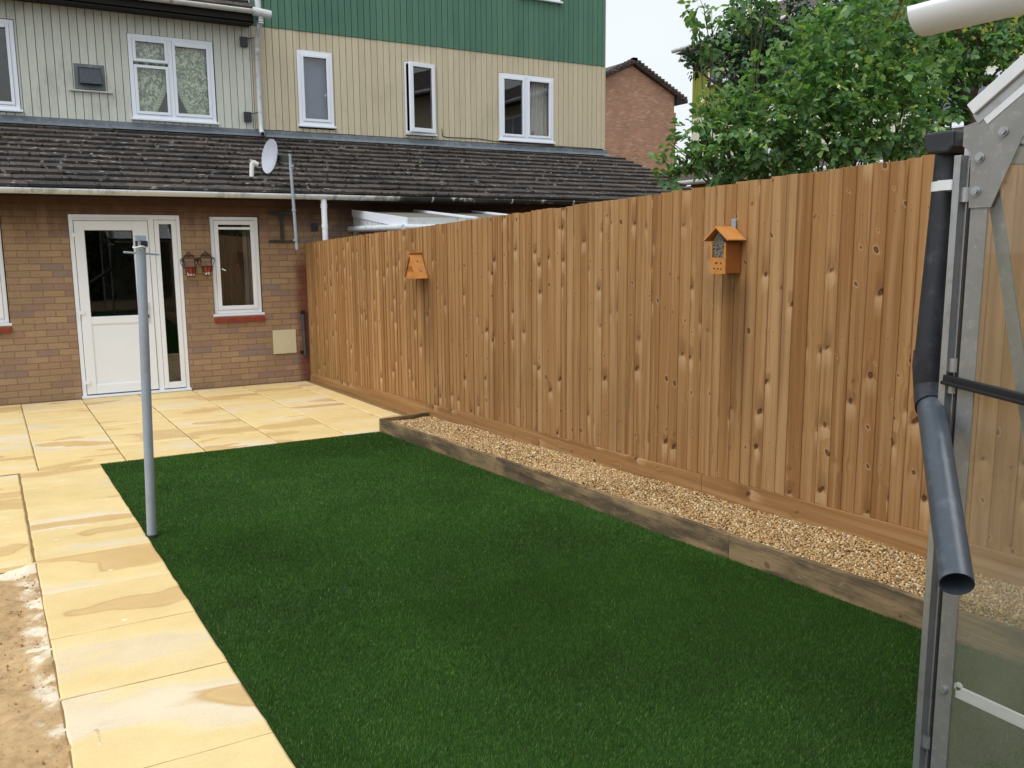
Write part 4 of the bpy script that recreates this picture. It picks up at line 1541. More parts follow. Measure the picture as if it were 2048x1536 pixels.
build(holed_wall(PX - 0.12, XR, 3.3, 9.4, Y2 + 0.001, 0.08, nh), 'backing', 'dark_gap', nb)
build(clad(PX - 0.13, XR, 3.535, 5.036, Y2, nh), 'cladding', 'clad_tan', nb, label='cream tan vertical boarding')
build(clad(PX - 0.13, XR, 5.040, 9.3, Y2 - 0.006, ((8.1, 9.0, 6.03, 7.2),), th=0.024), 'cladding', 'clad_green', nb, label='green vertical boarding')
m = MB()
m.box(XR - 0.001, XR + 0.02, Y2 - 0.02, Y2 + 8.0, 2.6, 9.3)
build(m, 'side_wall', 'clad_tan', nb)
m = MB()
m.box(PX - 0.155, PX - 0.132, Y2 + 0.0, Y2 + 8.0, 4.9, 9.3)
build(m, 'side_wall', 'clad_green', nb)
m = MB()
for a, b, c, d in nh:
    room(m, a - 0.3, b + 0.3, c - 0.3, d + 0.3, Y2 + 0.082, 2.0)
build(m, 'interior', 'interior', nb)
m = MB()
m.hexa([(PX - 0.4, Y2 - 0.5, 9.25), (XR + 0.3, Y2 - 0.5, 9.25), (XR + 0.3, Y2 + 8.5, 9.25), (PX - 0.4, Y2 + 8.5, 9.25)], [(PX - 0.4, Y2 + 3.9, 11.2), (XR + 0.3, Y2 + 3.9, 11.2), (XR + 0.3, Y2 + 4.1, 11.2), (PX - 0.4, Y2 + 4.1, 11.2)])
build(m, 'main_roof', 'tile', nb)
w = window(nb, 4.152, 4.713, 3.640, 4.758, Y2, y_set=-0.02, sill_out=0.03)
m = MB()
m.bar((4.58, Y2 - 0.0, 4.10), (4.63, Y2 - 0.0, 4.15), 0.012, 0.016)
build(m, 'handle', 'upvc', w)
drape(w, 'sky_sheet', mat_plain('reflected_sky_blue', lin((132, 144, 164)), 0.9, var=0.1), lambda u, v: (4.16 + 0.54 * u, Y2 + 0.10, 3.66 + 1.08 * v), 4, 4)  # added sheet behind the glass, coloured like the reflected sky
# ajar casement: hinged at its right side, left side pushed out
f = MB()
ring(f, 5.940, 6.485, 3.622, 4.748, Y2 - 0.032, Y2 + 0.035, 0.028)
wb = build(f, 'window', 'upvc', nb, bevel=0.004)
th = R(8)


def rot_pt(p, hx=6.465, hy=Y2 - 0.035):
    dx, dy = p[0] - hx, p[1] - hy
    return (hx + dx * math.cos(th) - dy * math.sin(th), hy + dx * math.sin(th) + dy * math.cos(th), p[2])


f = MB()
ring(f, 5.985, 6.475, 3.632, 4.740, Y2 - 0.060, Y2 - 0.012, 0.068)
f.v = [rot_pt(p) for p in f.v]
build(f, 'sash', 'upvc', wb, bevel=0.005)
f = MB()
f.box(6.05, 6.41, Y2 - 0.036, Y2 - 0.030, 3.695, 4.675)
f.v = [rot_pt(p) for p in f.v]
build(f, 'pane', 'glass', wb)
f = MB()
ring(f, 6.0525, 6.4075, 3.6995, 4.6725, Y2 - 0.052, Y2 - 0.041, 0.006)
f.v = [rot_pt(p) for p in f.v]
build(f, 'gasket', 'rubber', wb)
f = MB()
f.box(5.93, 6.50, Y2 - 0.075, Y2 + 0.03, 3.585, 3.615)
build(f, 'sill', 'upvc_aged', wb)
w = window(nb, 7.718, 8.842, 3.610, 4.732, Y2, mull=(8.262,), y_set=-0.02, sill_out=0.03)
drape(w, 'curtain', 'curtain_white', lambda u, v: (8.46 + 0.32 * u - 0.10 * (1 - v) * (1 - u), Y2 + 0.12 + 0.018 * math.sin(u * 30), 3.64 + 1.05 * v), 50, 12)
drape(w, 'curtain', 'curtain_white', lambda u, v: (7.74 + 0.09 * u + 0.04 * math.sin(v * 4) * u, Y2 + 0.12 + 0.015 * math.sin(u * 12), 3.9 + 0.8 * v), 20, 12)
m = MB()
m.box(8.47, 8.53, Y2 + 0.05, Y2 + 0.09, 3.66, 3.80)
build(m, 'bottle', mat_plain('lilac', lin((196, 176, 206)), 0.5), w)
w = window(nb, 8.11, 8.99, 6.05, 7.15, Y2, y_set=-0.02, sill_out=0.05)
m = MB()
m.tube([(6.60, Y2 - 0.022, 3.72), (6.61, Y2 - 0.024, 3.60), (6.68, Y2 - 0.026, 3.585), (7.3, Y2 - 0.026, 3.592), (7.65, Y2 - 0.026, 3.565), (8.2, Y2 - 0.06, 3.545), (9.0, Y2 - 0.03, 3.548), (9.93, Y2 - 0.026, 3.54)], 0.006, 6)
build(m, 'cable', 'cable', nb)

# ------------------------------------------------------------------ neighbour's white lean-to behind the fence
lt = thing('conservatory', (4.8, 10.4, 0), 'small white framed lean-to with a grey sheet roof behind the fence corner', 'conservatory')
X0, YF = 4.032, 9.453
zw, zf = 2.232, 2.070
m = MB()
m.hexa([(X0 + 0.02, D - 0.01, zw - 0.03), (6.4, D - 0.01, zw - 0.03), (6.4, YF + 0.02, zf - 0.03), (X0 + 0.02, YF + 0.02, zf - 0.03)], [(X0 + 0.02, D - 0.01, zw - 0.014), (6.4, D - 0.01, zw - 0.014), (6.4, YF + 0.02, zf - 0.014), (X0 + 0.02, YF + 0.02, zf - 0.014)])
build(m, 'roof_sheet', 'poly', lt)
m = MB()
m.hexa([(X0, D - 0.005, zw - 0.09), (X0 + 0.02, D - 0.005, zw - 0.09), (X0 + 0.02, YF, zf - 0.125), (X0, YF, zf - 0.125)], [(X0, D - 0.005, zw), (X0 + 0.02, D - 0.005, zw), (X0 + 0.02, YF, zf), (X0, YF, zf)])
build(m, 'side_fascia', 'upvc', lt)
m = MB()
m.box(X0 + 0.021, 6.4, YF, YF + 0.02, zf - 0.12, zf + 0.002)
build(m, 'front_fascia', 'upvc_aged', lt)
for bx in (4.93, 5.83):
    m = MB()
    m.bar((bx, D - 0.02, zw + 0.0), (bx, YF, zf + 0.0), 0.05, 0.03)
    build(m, 'glazing_bar', 'upvc', lt, bevel=0.006)
m = MB()
m.hexa([(X0 + 0.012, D - 0.02, 1.95), (X0 + 0.03, D - 0.02, 1.95), (X0 + 0.03, YF + 0.03, 1.93), (X0 + 0.012, YF + 0.03, 1.93)], [(X0 + 0.012, D - 0.02, zw - 0.085), (X0 + 0.03, D - 0.02, zw - 0.085), (X0 + 0.03, YF + 0.03, zf - 0.12), (X0 + 0.012, YF + 0.03, zf - 0.12)])
build(m, 'side_panel', 'upvc_aged', lt)
m = MB()
m.tube([(X0 - 0.035, D - 0.01, 1.975), (X0 - 0.035, YF, 1.955)], 0.038, 12)
m.tube([(X0 - 0.035, YF, 1.955), (5.4, YF - 0.035, 1.955)], 0.036, 12)
build(m, 'gutter', 'upvc_aged', lt)
for px_, py_ in ((X0 + 0.03, D - 0.06), (X0 + 0.03, YF + 0.06), (6.35, YF + 0.06)):
    m = MB()
    m.box(px_ - 0.03, px_ + 0.03, py_ - 0.03, py_ + 0.03, 0, 1.96)
    build(m, 'post', 'upvc_aged', lt)
for (a, b) in (((X0 + 0.03, D - 0.1), (X0 + 0.03, YF + 0.1)),):
    m = MB()
    m.box(X0 + 0.027, X0 + 0.033, YF + 0.09, D - 0.09, 0.6, 1.93)
    build(m, 'side_glazing', 'glass', lt)
    m = MB()
    m.box(X0 + 0.01, X0 + 0.05, YF + 0.09, D - 0.09, 0, 0.6)
    build(m, 'side_base', 'upvc_aged', lt)

# ------------------------------------------------------------------ brick gable building far right
YB = 34.0
bb = thing('brick_building', (24.5, YB, 0), 'distant red brick gable-ended building with a brown tiled roof beside the green house', 'building')
k = YB / 32.0
apx, apz = 24.5 * k, CZ + (9.80 - CZ) * k
hw = 2.42 * k
ez = CZ + (8.60 - CZ) * k
m = MB()
m.prism([(apx - hw * 1.02, YB, 0), (apx + hw, YB, 0), (apx + hw, YB, ez - 0.15), (apx, YB, apz - 0.25), (apx - hw * 1.02, YB, ez - 0.15)], (0, 9, 0))
m.box(apx + hw, apx + hw + 0.16, YB + 0.05, YB + 9, 0, CZ + (7.74 - CZ) * k)
build(m, 'wall', 'brick_far', bb)
m = MB()
for sgn in (-1, 1):
    ex = apx + sgn * (hw + 0.66)
    ezz = ez - 0.66 / hw * (apz - ez) + 0.02
    poly = [(apx, YB - 0.22, apz), (ex, YB - 0.22, ezz), (ex, YB - 0.22, ezz - 0.16), (apx, YB - 0.22, apz - 0.17)]
    m.prism(poly if sgn > 0 else poly[::-1], (0, 9.5, 0))
rfb = build(m, 'roof', 'tile', bb)
m = MB()
for sgn in (-1, 1):
    for i in range(16):
        t = i / 16
        cx, cz = apx + sgn * t * (hw + 0.66), apz - t * (apz - (ez - 0.66 / hw * (apz - ez)))
        m.box(cx - 0.12, cx + 0.12, YB - 0.27, YB - 0.05, cz - 0.05, cz + 0.055)
build(m, 'verge_tile', 'tile', rfb)
m = MB()
ex = apx + hw
m.prism([(ex + 0.002, YB - 0.21, ez - 0.55), (ex + 0.6, YB - 0.21, ez - 0.48), (ex + 0.6, YB - 0.21, ez - 0.40), (ex + 0.002, YB - 0.21, ez - 0.15)], (0, 0.12, 0))
build(m, 'soffit', 'fascia_black', bb)

# ------------------------------------------------------------------ boarded house across to the right
XH = 16.33
rh = thing('boarded_house', (XH, 10, 0), 'olive and cream boarded house half hidden behind the shrubs on the right', 'house')


def yclad(y0, y1, z0, z1, x, holes):
    c = clad(-y1, -y0, z0, z1, 0.0, [(-h[1], -h[0], h[2], h[3]) for h in holes], pitch=0.11, th=0.02)
    c.v = [(x + p[1], -p[0], p[2]) for p in c.v]
    return c


rhh = [(-6.4, -5.0, 5.5, 6.5), (-1.2, 0.2, 5.4, 6.4), (16.6, 18.03, 5.89, 6.75), (14.4, 15.9, 5.5, 6.5), (10.1, 11.36, 4.0, 4.9), (15.2, 16.4, 3.7, 4.6)]
m = MB()
m.box(XH + 0.001, XH + 7.0, -9.0, 18.655, -0.3, 6.9)
build(m, 'wall', 'dark_gap', rh)
build(yclad(9.2, 18.66, 5.10, 6.95, XH, rhh), 'cladding', 'clad_olive', rh, label='olive green vertical boarding')
build(yclad(-9.0, 9.19, 5.10, 6.95, XH, rhh), 'cladding', 'clad_tan', rh, label='tan vertical boarding')
build(yclad(-9.0, 18.66, 3.45, 5.096, XH, rhh), 'cladding', 'clad_cream', rh, label='pale cream vertical boarding')
m = MB()
m.hexa([(XH - 0.4, -9.4, 6.78), (XH + 7.4, -9.4, 6.78), (XH + 7.4, 18.95, 6.78), (XH - 0.4, 18.95, 6.78)], [(XH + 3.4, -9.4, 8.6), (XH + 3.6, -9.4, 8.6), (XH + 3.6, 18.95, 8.6), (XH + 3.4, 18.95, 8.6)])
build(m, 'roof', 'tile', rh)
m = MB()
m.tube([(XH - 0.45, 18.98, 6.86), (XH - 0.45, -9, 6.80)], 0.06, 10)
build(m, 'gutter', 'upvc_aged', rh)
for a, b, c, d in rhh:
    f = MB()
    for (u0, u1, v0, v1) in ((a, a + 0.07, c, d), (b - 0.07, b, c, d), (a + 0.07, b - 0.07, c, c + 0.07), (a + 0.07, b - 0.07, d - 0.07, d), ((a + b) / 2 - 0.035, (a + b) / 2 + 0.035, c + 0.07, d - 0.07)):
        f.box(XH - 0.045, XH - 0.001, u0, u1, v0, v1)
    f.box(XH - 0.09, XH - 0.001, a - 0.04, b + 0.04, c - 0.04, c - 0.002)
    fr = build(f, 'window', 'upvc', rh)
    f = MB()
    f.box(XH - 0.02, XH - 0.010, a + 0.07, b - 0.07, c + 0.07, d - 0.07)
    build(f, 'pane', mat_plain('far_pane', lin((128, 138, 150)), 0.12, 0, 0.8, 0.4, 1.2), fr)
m = MB()
m.hexa([(XH - 2.2, -9, 3.28), (XH, -9, 3.98), (XH, 18.9, 3.98), (XH - 2.2, 18.9, 3.28)], [(XH - 2.2, -9, 3.36), (XH, -9, 4.06), (XH, 18.9, 4.06), (XH - 2.2, 18.9, 3.36)])
m.v = [(x, y, z - 0.12) for x, y, z in m.v]
build(m, 'low_roof', 'tile', rh)
m = MB()
m.tube([(XH - 2.25, 18.9, 3.2), (XH - 2.25, -9, 3.2)], 0.06, 10)
build(m, 'gutter', 'upvc_aged', rh)
m = MB()
m.box(XH - 1.9, XH, -9, 18.6, -0.3, 3.15)
build(m, 'wall', 'brick_far', rh)

# ------------------------------------------------------------------ satellite dish
ds = thing('satellite_dish', (3.12, 10.9, 1.74), 'small grey satellite dish on a pole bracketed to the brick wall above the gutter', 'satellite dish')
m = MB()
mx, my = 3.098, 10.78
m.tube([(mx + 0.03, my, 1.715), (mx + 0.012, my, 2.30), (mx - 0.006, my, 2.86)], 0.019, 10)
for z in (2.19, 1.83, 2.36, 2.72):
    m.tube([(mx + 0.015, my, z - 0.012), (mx + 0.015, my, z + 0.012)], 0.026, 10)
pole = build(m, 'mast', 'galv', ds)
m = MB()
for z in (2.16, 1.82):
    m.bar((2.92, D - 0.012, z), (3.30, D - 0.012, z), 0.02, 0.03)
    m.bar((mx + 0.02, D - 0.02, z), (mx + 0.02, my, z), 0.025, 0.025)
    m.bar((2.98, D - 0.02, z), (mx + 0.02, my + 0.1, z), 0.012, 0.02)
m.bar((3.09, D - 0.015, 1.80), (3.09, D - 0.015, 2.20), 0.04, 0.02, (0, 1, 0))
build(m, 'wall_bracket', 'dark_metal', ds)
# reflector: shallow bowl facing left, slightly up
cc = at(545, 314, 10.78)
nrm = Vector((-0.92, -0.27, 0.14)).normalized()
side = nrm.cross(Vector((0, 0, 1))).normalized()
upv = side.cross(nrm).normalized()
cc = Vector(cc)
m = MB()
RX, RZ, DP = 0.175, 0.212, 0.045


def bowl(u, v, off=0.0):
    t = 2 * math.pi * u
    return cc + side * (RX * v * math.cos(t)) + upv * (RZ * v * math.sin(t)) + nrm * (DP * v * v - off)


m.sheet(lambda u, v: bowl(u, v), 40, 8)
m.sheet(lambda u, v: bowl(u, v, 0.006), 40, 8)
m.sheet(lambda u, v: bowl(u, 1.0, 0.010 * (1 - v) - 0.002), 40, 1)
build(m, 'reflector', 'dish', ds)
m = MB()
bk_ = cc - nrm * 0.03
m.bar(bk_, Vector((mx, my, 2.80)), 0.05, 0.07)
m.bar(bk_ - upv * 0.05, Vector((mx, my, 2.70)), 0.03, 0.02)
m.tube([bk_ - upv * 0.13, cc - upv * 0.24 + nrm * 0.02, cc - upv * 0.17 + nrm * 0.22], 0.010, 6)
build(m, 'arm', 'dark_metal', ds)
m = MB()
lp = cc - upv * 0.135 + nrm * 0.24
m.tube([lp + nrm * 0.035 + upv * 0.015, lp - nrm * 0.04 - upv * 0.0], [0.026, 0.033], 12)
m.tube([lp + nrm * 0.03, lp + nrm * 0.02 - upv * 0.16 ], 0.027, 12)
m.bar(lp + nrm * 0.06 + upv * 0.035, lp + upv * 0.04 - nrm * 0.02, 0.012, 0.012)
build(m, 'receiver', 'lnb', ds)

# ------------------------------------------------------------------ wall planters
def scroll(cx, cz, r, turns, start, y, n=26, flip=1):
    pts = []
    for i in range(n):
        t = i / (n - 1)
        a = start + flip * turns * 2 * math.pi * t
        rr = r * (1 - 0.72 * t)
        pts.append((cx + rr * math.cos(a), y, cz + rr * math.sin(a)))
    return pts


def wall_planter(x, z, label, hx):
    t = thing('wall_planter', (x, D - 0.01, z - 0.17), label, 'wall planter', 'rusty scrollwork pot holders on the brick wall')
    y = D - 0.012
    m = MB()
    rw = 0.0042
    # arched back with curls
    m.tube([(x - 0.062, y, z - 0.05), (x - 0.062, y, z + 0.05), (x - 0.05, y, z + 0.085), (x - 0.022, y, z + 0.098), (x, y, z + 0.128), (x + 0.022, y, z + 0.098), (x + 0.05, y, z + 0.085), (x + 0.062, y, z + 0.05), (x + 0.062, y, z - 0.05)], rw, 6)
    for sg in (-1, 1):
        m.tube(scroll(x + sg * 0.026, z + 0.068, 0.028, 1.3, math.pi / 2, y, flip=sg), rw * 0.8, 5)
    # side ear
    for sg in (-1, 1):
        m.tube([(x + sg * 0.062, y, z + 0.04), (x + sg * 0.082, y, z + 0.055), (x + sg * 0.103, y, z + 0.04), (x + sg * 0.10, y, z - 0.0), (x + sg * 0.075, y, z - 0.055)], rw * 0.9, 6)
        m.tube(scroll(x + sg * 0.080, z + 0.032, 0.016, 1.2, 0, y, flip=sg), rw * 0.7, 5)
    # pot ring and cage
    cy = y - 0.062
    for (zz, rr) in ((z - 0.055, 0.066), (z - 0.16, 0.047)):
        m.tube([(x + rr * math.cos(a * math.pi / 12), cy + rr * math.sin(a * math.pi / 12), zz) for a in range(24)], rw, 6, closed=True)
    for a in range(8):
        q = 2 * math.pi * a / 8 + hx
        m.tube([(x + 0.067 * math.cos(q), cy + 0.067 * math.sin(q), z - 0.055), (x + 0.048 * math.cos(q), cy + 0.048 * math.sin(q), z - 0.16)], rw * 0.9, 5)
    build(m, 'wire_frame', 'rust', t)
    m = MB()
    m.tube([(x, cy, z - 0.158), (x, cy, z - 0.125), (x, cy, z - 0.05)], [0.043, 0.049, 0.061], 20)
    pot = build(m, 'pot', 'terracotta', t)
    m = MB()
    for a in range(20):
        q0, q1 = 2 * math.pi * a / 20, 2 * math.pi * (a + 1) / 20
        hgt = 0.022 + 0.02 * max(0, math.sin(a * 1.7 + hx * 5)) + 0.01 * math.sin(a * 3.1)
        r0, r1 = 0.0445, 0.0505
        vs = [(x + r0 * math.cos(q0), cy + r0 * math.sin(q0), z - 0.157), (x + r0 * math.cos(q1), cy + r0 * math.sin(q1), z - 0.157), (x + r1 * math.cos(q1), cy + r1 * math.sin(q1), z - 0.157 + hgt), (x + r1 * math.cos(q0), cy + r1 * math.sin(q0), z - 0.157 + hgt)]
        m.add(vs, [(0, 1, 2, 3)], True)
    build(m, 'bare_patch', 'pot_pale', pot)
    m = MB()
    m.tube([(x, cy, z - 0.062), (x, cy, z - 0.05)], [0.066, 0.067], 20)
    build(m, 'rim', 'terracotta', pot)


wall_planter(1.939, 1.565, 'rusty wire wall planter with a red pot, right beside the door frame', 0.2)
wall_planter(2.135, 1.575, 'rusty wire wall planter with a flaking red pot, beside the small window', 0.55)

# ------------------------------------------------------------------ washing-line pole
pl = thing('washing_line_pole', (0.581, 5.119, gz(5.119)), 'grey galvanised washing line pole standing at the lawn edge', 'pole')
b0, b1 = Vector((0.581, 5.119, gz(5.1) - 0.15)), Vector((0.636, 5.119, 1.74))
m = MB()
m.tube([b0, b0.lerp(b1, 0.5), b1], 0.0255, 20)
build(m, 'post', 'galv', pl)
m = MB()
m.hollow((0.585, 5.119, gz(5.1) - 0.1), (0.5855, 5.119, gz(5.1) + 0.008), 0.034, 0.006, 20)  # dark ring round the foot of the pole
build(m, 'foot_ring', 'dark_metal', pl)
m = MB()
m.box(0.612, 0.662, 5.09, 5.148, 1.765, 1.797)
m.box(0.622, 0.634, 5.093, 5.10, 1.72, 1.77)
m.box(0.646, 0.652, 5.135, 5.147, 1.72, 1.77)
build(m, 'cap', 'galv', pl, bevel=0.003)
m = MB()
m.box(0.637, 0.669, 5.088, 5.12, 1.735, 1.766)
m.box(0.611, 0.621, 5.10, 5.14, 1.738, 1.766)
build(m, 'pulley', 'black_plastic', pl, bevel=0.002)
m = MB()
m.tube([(0.548, 5.12, 1.707), (0.634, 5.12, 1.701), (0.728, 5.12, 1.693)], 0.0055, 8)
build(m, 'rod', 'galv', pl)
m = MB()
m.tube([(0.632 + 0.03 * math.cos(a * math.pi / 8) - 0.004, 5.105 + 0.034 * math.sin(a * math.pi / 8), 1.733 + 0.004 * math.cos(a)) for a in range(16)], 0.005, 8, closed=True)
m.tube([(0.607, 5.085, 1.732), (0.626, 5.078, 1.728), (0.642, 5.083, 1.722)], 0.004, 6)
build(m, 'rope', 'upvc_aged', pl)

# ------------------------------------------------------------------ insect houses
ih = thing('insect_house', (3.43, 3.67, 1.565), 'orange wooden insect house packed with reed tubes hanging on the near part of the fence', 'insect house')
xa, xb, ya, yb = 3.424, fx(3.67) - 0.015, 3.610, 3.730
ym = (ya + yb) / 2
z0, ze_, za_ = 1.565, 1.728, 1.812
t_ = 0.012
m = MB()
m.box(xa, xb, ya, ya + t_, z0 + 0.002, ze_ + 0.01)
m.box(xa, xb, yb - t_, yb, z0 + 0.002, ze_ + 0.01)
m.box(xa + 0.001, xb, ya + t_, yb - t_, z0, z0 + t_)
m.prism([(xb - 0.008, ya + t_, z0 + t_), (xb - 0.008, yb - t_, z0 + t_), (xb - 0.008, yb - t_, ze_), (xb - 0.008, ym, za_ - 0.01), (xb - 0.008, ya + t_, ze_)], (0.007, 0, 0))
body = build(m, 'side_panel', 'brown_wood', ih)
m = MB()
m.box(xa - 0.006, xa + 0.0, ya - 0.001, yb + 0.001, z0 - 0.001, z0 + 0.088)
m.box(xa - 0.005, xa - 0.0005, ya + 0.0005, ya + 0.014, z0 + 0.088, ze_ + 0.006)
m.box(xa - 0.005, xa - 0.0005, yb - 0.014, yb - 0.0005, z0 + 0.088, ze_ + 0.006)
front = build(m, 'front_panel', 'orange_wood', ih)
for (yy, zz) in ((0.032, 0.058), (0.062, 0.060), (0.074, 0.058), (0.030, 0.026), (0.055, 0.027), (0.085, 0.028)):
    m = MB()
    m.tube([(xa - 0.0085, ya + yy, z0 + zz), (xa - 0.003, ya + yy, z0 + zz)], 0.0042, 10)
    build(m, 'bored_hole', 'bore', front)
m = MB()
m.prism([(xa + 0.025, ya + t_, z0 + 0.085), (xa + 0.025, yb - t_, z0 + 0.085), (xa + 0.025, yb - t_, ze_), (xa + 0.025, ym, za_ - 0.004), (xa + 0.025, ya + t_, ze_)], (0.006, 0, 0))
tb = build(m, 'backing', 'bore', ih)
m = MB()
rr_ = random.Random(4)
row = 0
zz = z0 + 0.094
while zz < za_ - 0.012:
    yy = ya + 0.018 + (0.005 if row % 2 else 0)
    half = 0.047 if zz < ze_ - 0.005 else max(0.0, 0.047 * (za_ - 0.008 - zz) / (za_ - ze_ - 0.003))
    while yy < yb - 0.014:
        if abs(yy - ym) < half:
            r0 = rr_.uniform(0.0042, 0.0058)
            x_ = xa + rr_.uniform(-0.002, 0.008)
            m.hollow((x_, yy, zz), (xa + 0.03, yy, zz), r0, 0.0016, 9)
        yy += 0.0108
    zz += 0.0098
    row += 1
build(m, 'reed_tube', 'reed', ih)
for sg in (-1, 1):
    m = MB()
    e_y, e_z = ym + sg * 0.094, 1.742
    x0_, x1_ = xa - 0.026, xb + 0.001
    nrm_y, nrm_z = sg * 0.66, 0.75
    th_ = 0.010
    a_ = [(x0_, ym, za_), (x0_, e_y, e_z), (x0_, e_y + nrm_y * th_, e_z + nrm_z * th_), (x0_, ym + (0.004 if sg < 0 else 0), za_ + 0.0145)]
    m.prism(a_ if sg < 0 else a_[::-1], (x1_ - x0_, 0, 0))
    build(m, 'roof_board', 'orange_wood', ih, bevel=0.001)
m = MB()
m.box(xb - 0.004, xb + 0.0, ym - 0.016, ym + 0.016, 1.80, 1.866)
m.box(xb - 0.006, xb - 0.003, ym - 0.005, ym + 0.005, 1.845, 1.857)
build(m, 'hanger', 'galv', ih)

ib = thing('insect_house', (3.34, 7.74, 1.43), 'triangular orange wooden insect house on the fence nearer the house', 'insect house')
xf, xk = 3.322, fx(7.75) - 0.015
yn, yl, yr = 7.600, 7.885, 7.745
zb_, zt_ = 1.437, 1.672
m = MB()
m.prism([(xf + 0.012, yn + 0.02, zb_ + 0.012), (xf + 0.012, yl - 0.02, zb_ + 0.012), (xf + 0.012, yr, zt_ - 0.02)], (0.012, 0, 0))
fr_ = build(m, 'front_panel', 'orange_wood', ib)
m = MB()
for i in range(5):
    yy = yr - 0.06 + i * 0.028
    m.box(xf + 0.009, xf + 0.0115, yy, yy + 0.008, zb_ + 0.06, zb_ + 0.115)
build(m, 'slot', 'brown_wood', fr_)
for sg, ye in ((-1, yn), (1, yl)):
    m = MB()
    ny, nz = sg * 0.86, 0.5
    a_ = [(xf, yr, zt_), (xf, ye, zb_), (xf, ye - sg * 0.014, zb_ - 0.001), (xf, yr, zt_ - 0.026)]
    m.prism(a_, (xk - xf, 0, 0))
    build(m, 'roof_board', 'orange_wood' if sg < 0 else 'brown_wood', ib)
m = MB()
m.box(xf + 0.002, xk, yn + 0.012, yl - 0.012, zb_ - 0.002, zb_ + 0.010)
build(m, 'base_board', 'orange_wood', ib)
m = MB()
m.bar((xf - 0.004, yr, zt_ + 0.004), (xk, yr, zt_ + 0.004), 0.034, 0.012)
build(m, 'ridge_cap', 'orange_wood', ib)
m = MB()
for q in (0.3, 0.68):
    yq, zq = yr + (yn - yr) * q, zt_ + (zb_ - zt_) * q
    m.tube([((xf + xk) / 2 + (q - 0.5) * 0.02, yq - 0.001, zq + 0.001), ((xf + xk) / 2 + (q - 0.5) * 0.02, yq - 0.006, zq + 0.0035)], 0.012, 10)
build(m, 'badge', 'reed', ib)

# ------------------------------------------------------------------ greenhouse
gh = thing('greenhouse', (2.0, 0.4, gz(0.5)), 'aluminium framed glass greenhouse with dusty panes beside the lawn', 'greenhouse')
GX, GY0, GY1, GX2 = 2.0, -0.62, 1.335, 3.32
GE = 1.945
gm = (GY0 + GY1) / 2
GR = GE + math.tan(R(36)) * (GY1 - gm)
zg = gz(1.3) - 0.075
# corner post on the gable plane: flange, channel, flat
m = MB()
m.box(GX - 0.012, GX + 0.02, 1.318, 1.336, zg, 1.925)
m.box(GX + 0.012, GX + 0.016, 1.296, 1.318, zg, 1.918)
m.box(GX - 0.002, GX + 0.016, 1.302, 1.305, zg, 1.915)
cp = build(m, 'corner_post', 'alu', gh, bevel=0.0015)
m = MB()
m.box(GX - 0.004, GX + 0.011, 1.290, 1.2955, zg, 1.905)
build(m, 'rubber_strip', 'rubber', cp)
m = MB()
m.box(GX - 0.0045, GX - 0.0008, 1.248, 1.2895, zg, 1.92)
build(m, 'flat_bar', 'alu_dull', cp)
m = MB()
m.box(GX - 0.012, GX + 0.02, GY0, GY0 + 0.05, zg, 1.925)
m.box(GX2 - 0.03, GX2, GY1 - 0.04, GY1, zg, 1.925)
m.box(GX2 - 0.03, GX2, GY0, GY0 + 0.05, zg, 1.925)
build(m, 'corner_post', 'alu', gh)
m = MB()
m.box(GX + 0.001, GX + 0.03, GY0 + 0.05, GY1 - 0.02, zg, zg + 0.05)
m.box(GX + 0.021, GX2, GY1 - 0.03, GY1, zg, zg + 0.05)
m.box(GX2 - 0.028, GX2 - 0.002, GY0 + 0.05, GY1 - 0.04, zg, zg + 0.05)
build(m, 'sill_rail', 'alu_dull', gh)
# eaves beams along X
m = MB()
m.box(GX + 0.018, GX2, GY1 - 0.035, GY1 - 0.005, 1.912, 1.953)
build(m, 'eaves_beam', 'alu_white', gh)
m = MB()
m.box(GX + 0.018, GX2, GY0 + 0.005, GY0 + 0.04, 1.912, 1.953)
build(m, 'eaves_beam', 'alu_white', gh)
# rafters and ridge
ca_, sa_ = math.cos(R(36)), math.sin(R(36))


def raf(mb, off, w, x, hgt, y_from=GY1 + 0.015, y_to=None):
    """bar parallel to the roof edge, shifted down by off from the outer line"""
    y_to = gm if y_to is None else y_to
    z_a = GE + 0.055 + (GY1 - y_from) * sa_ / ca_ - off
    z_b = GE + 0.055 + (GY1 - y_to) * sa_ / ca_ - off
    mb.bar((x, y_from, z_a), (x, y_to, z_b), w, hgt)


m = MB()
raf(m, 0.0, 0.030, GX - 0.004, 0.030, GY1 - 0.035)
build(m, 'barge_bar', 'alu_white', gh, bevel=0.002)
m = MB()
raf(m, 0.030, 0.024, GX + 0.002, 0.026, GY1 - 0.045)
raf(m, 0.083, 0.006, GX + 0.006, 0.03, GY1 - 0.075)
build(m, 'rafter', 'alu', gh)
m = MB()
raf(m, 0.0555, 0.020, GX + 0.0, 0.016, GY1 - 0.07)
build(m, 'rafter', 'alu_white', gh)
m = MB()
for x in (GX, GX2 - 0.015):
    m.bar((x, GY0, GE + 0.03), (x, gm, GR + 0.03), 0.03, 0.04)
m.bar((GX2 - 0.015, GY1, GE + 0.03), (GX2 - 0.015, gm, GR + 0.03), 0.03, 0.04)
m.bar((GX, gm, GR + 0.04), (GX2, gm, GR + 0.04), 0.04, 0.05)
build(m, 'rafter', 'alu', gh)
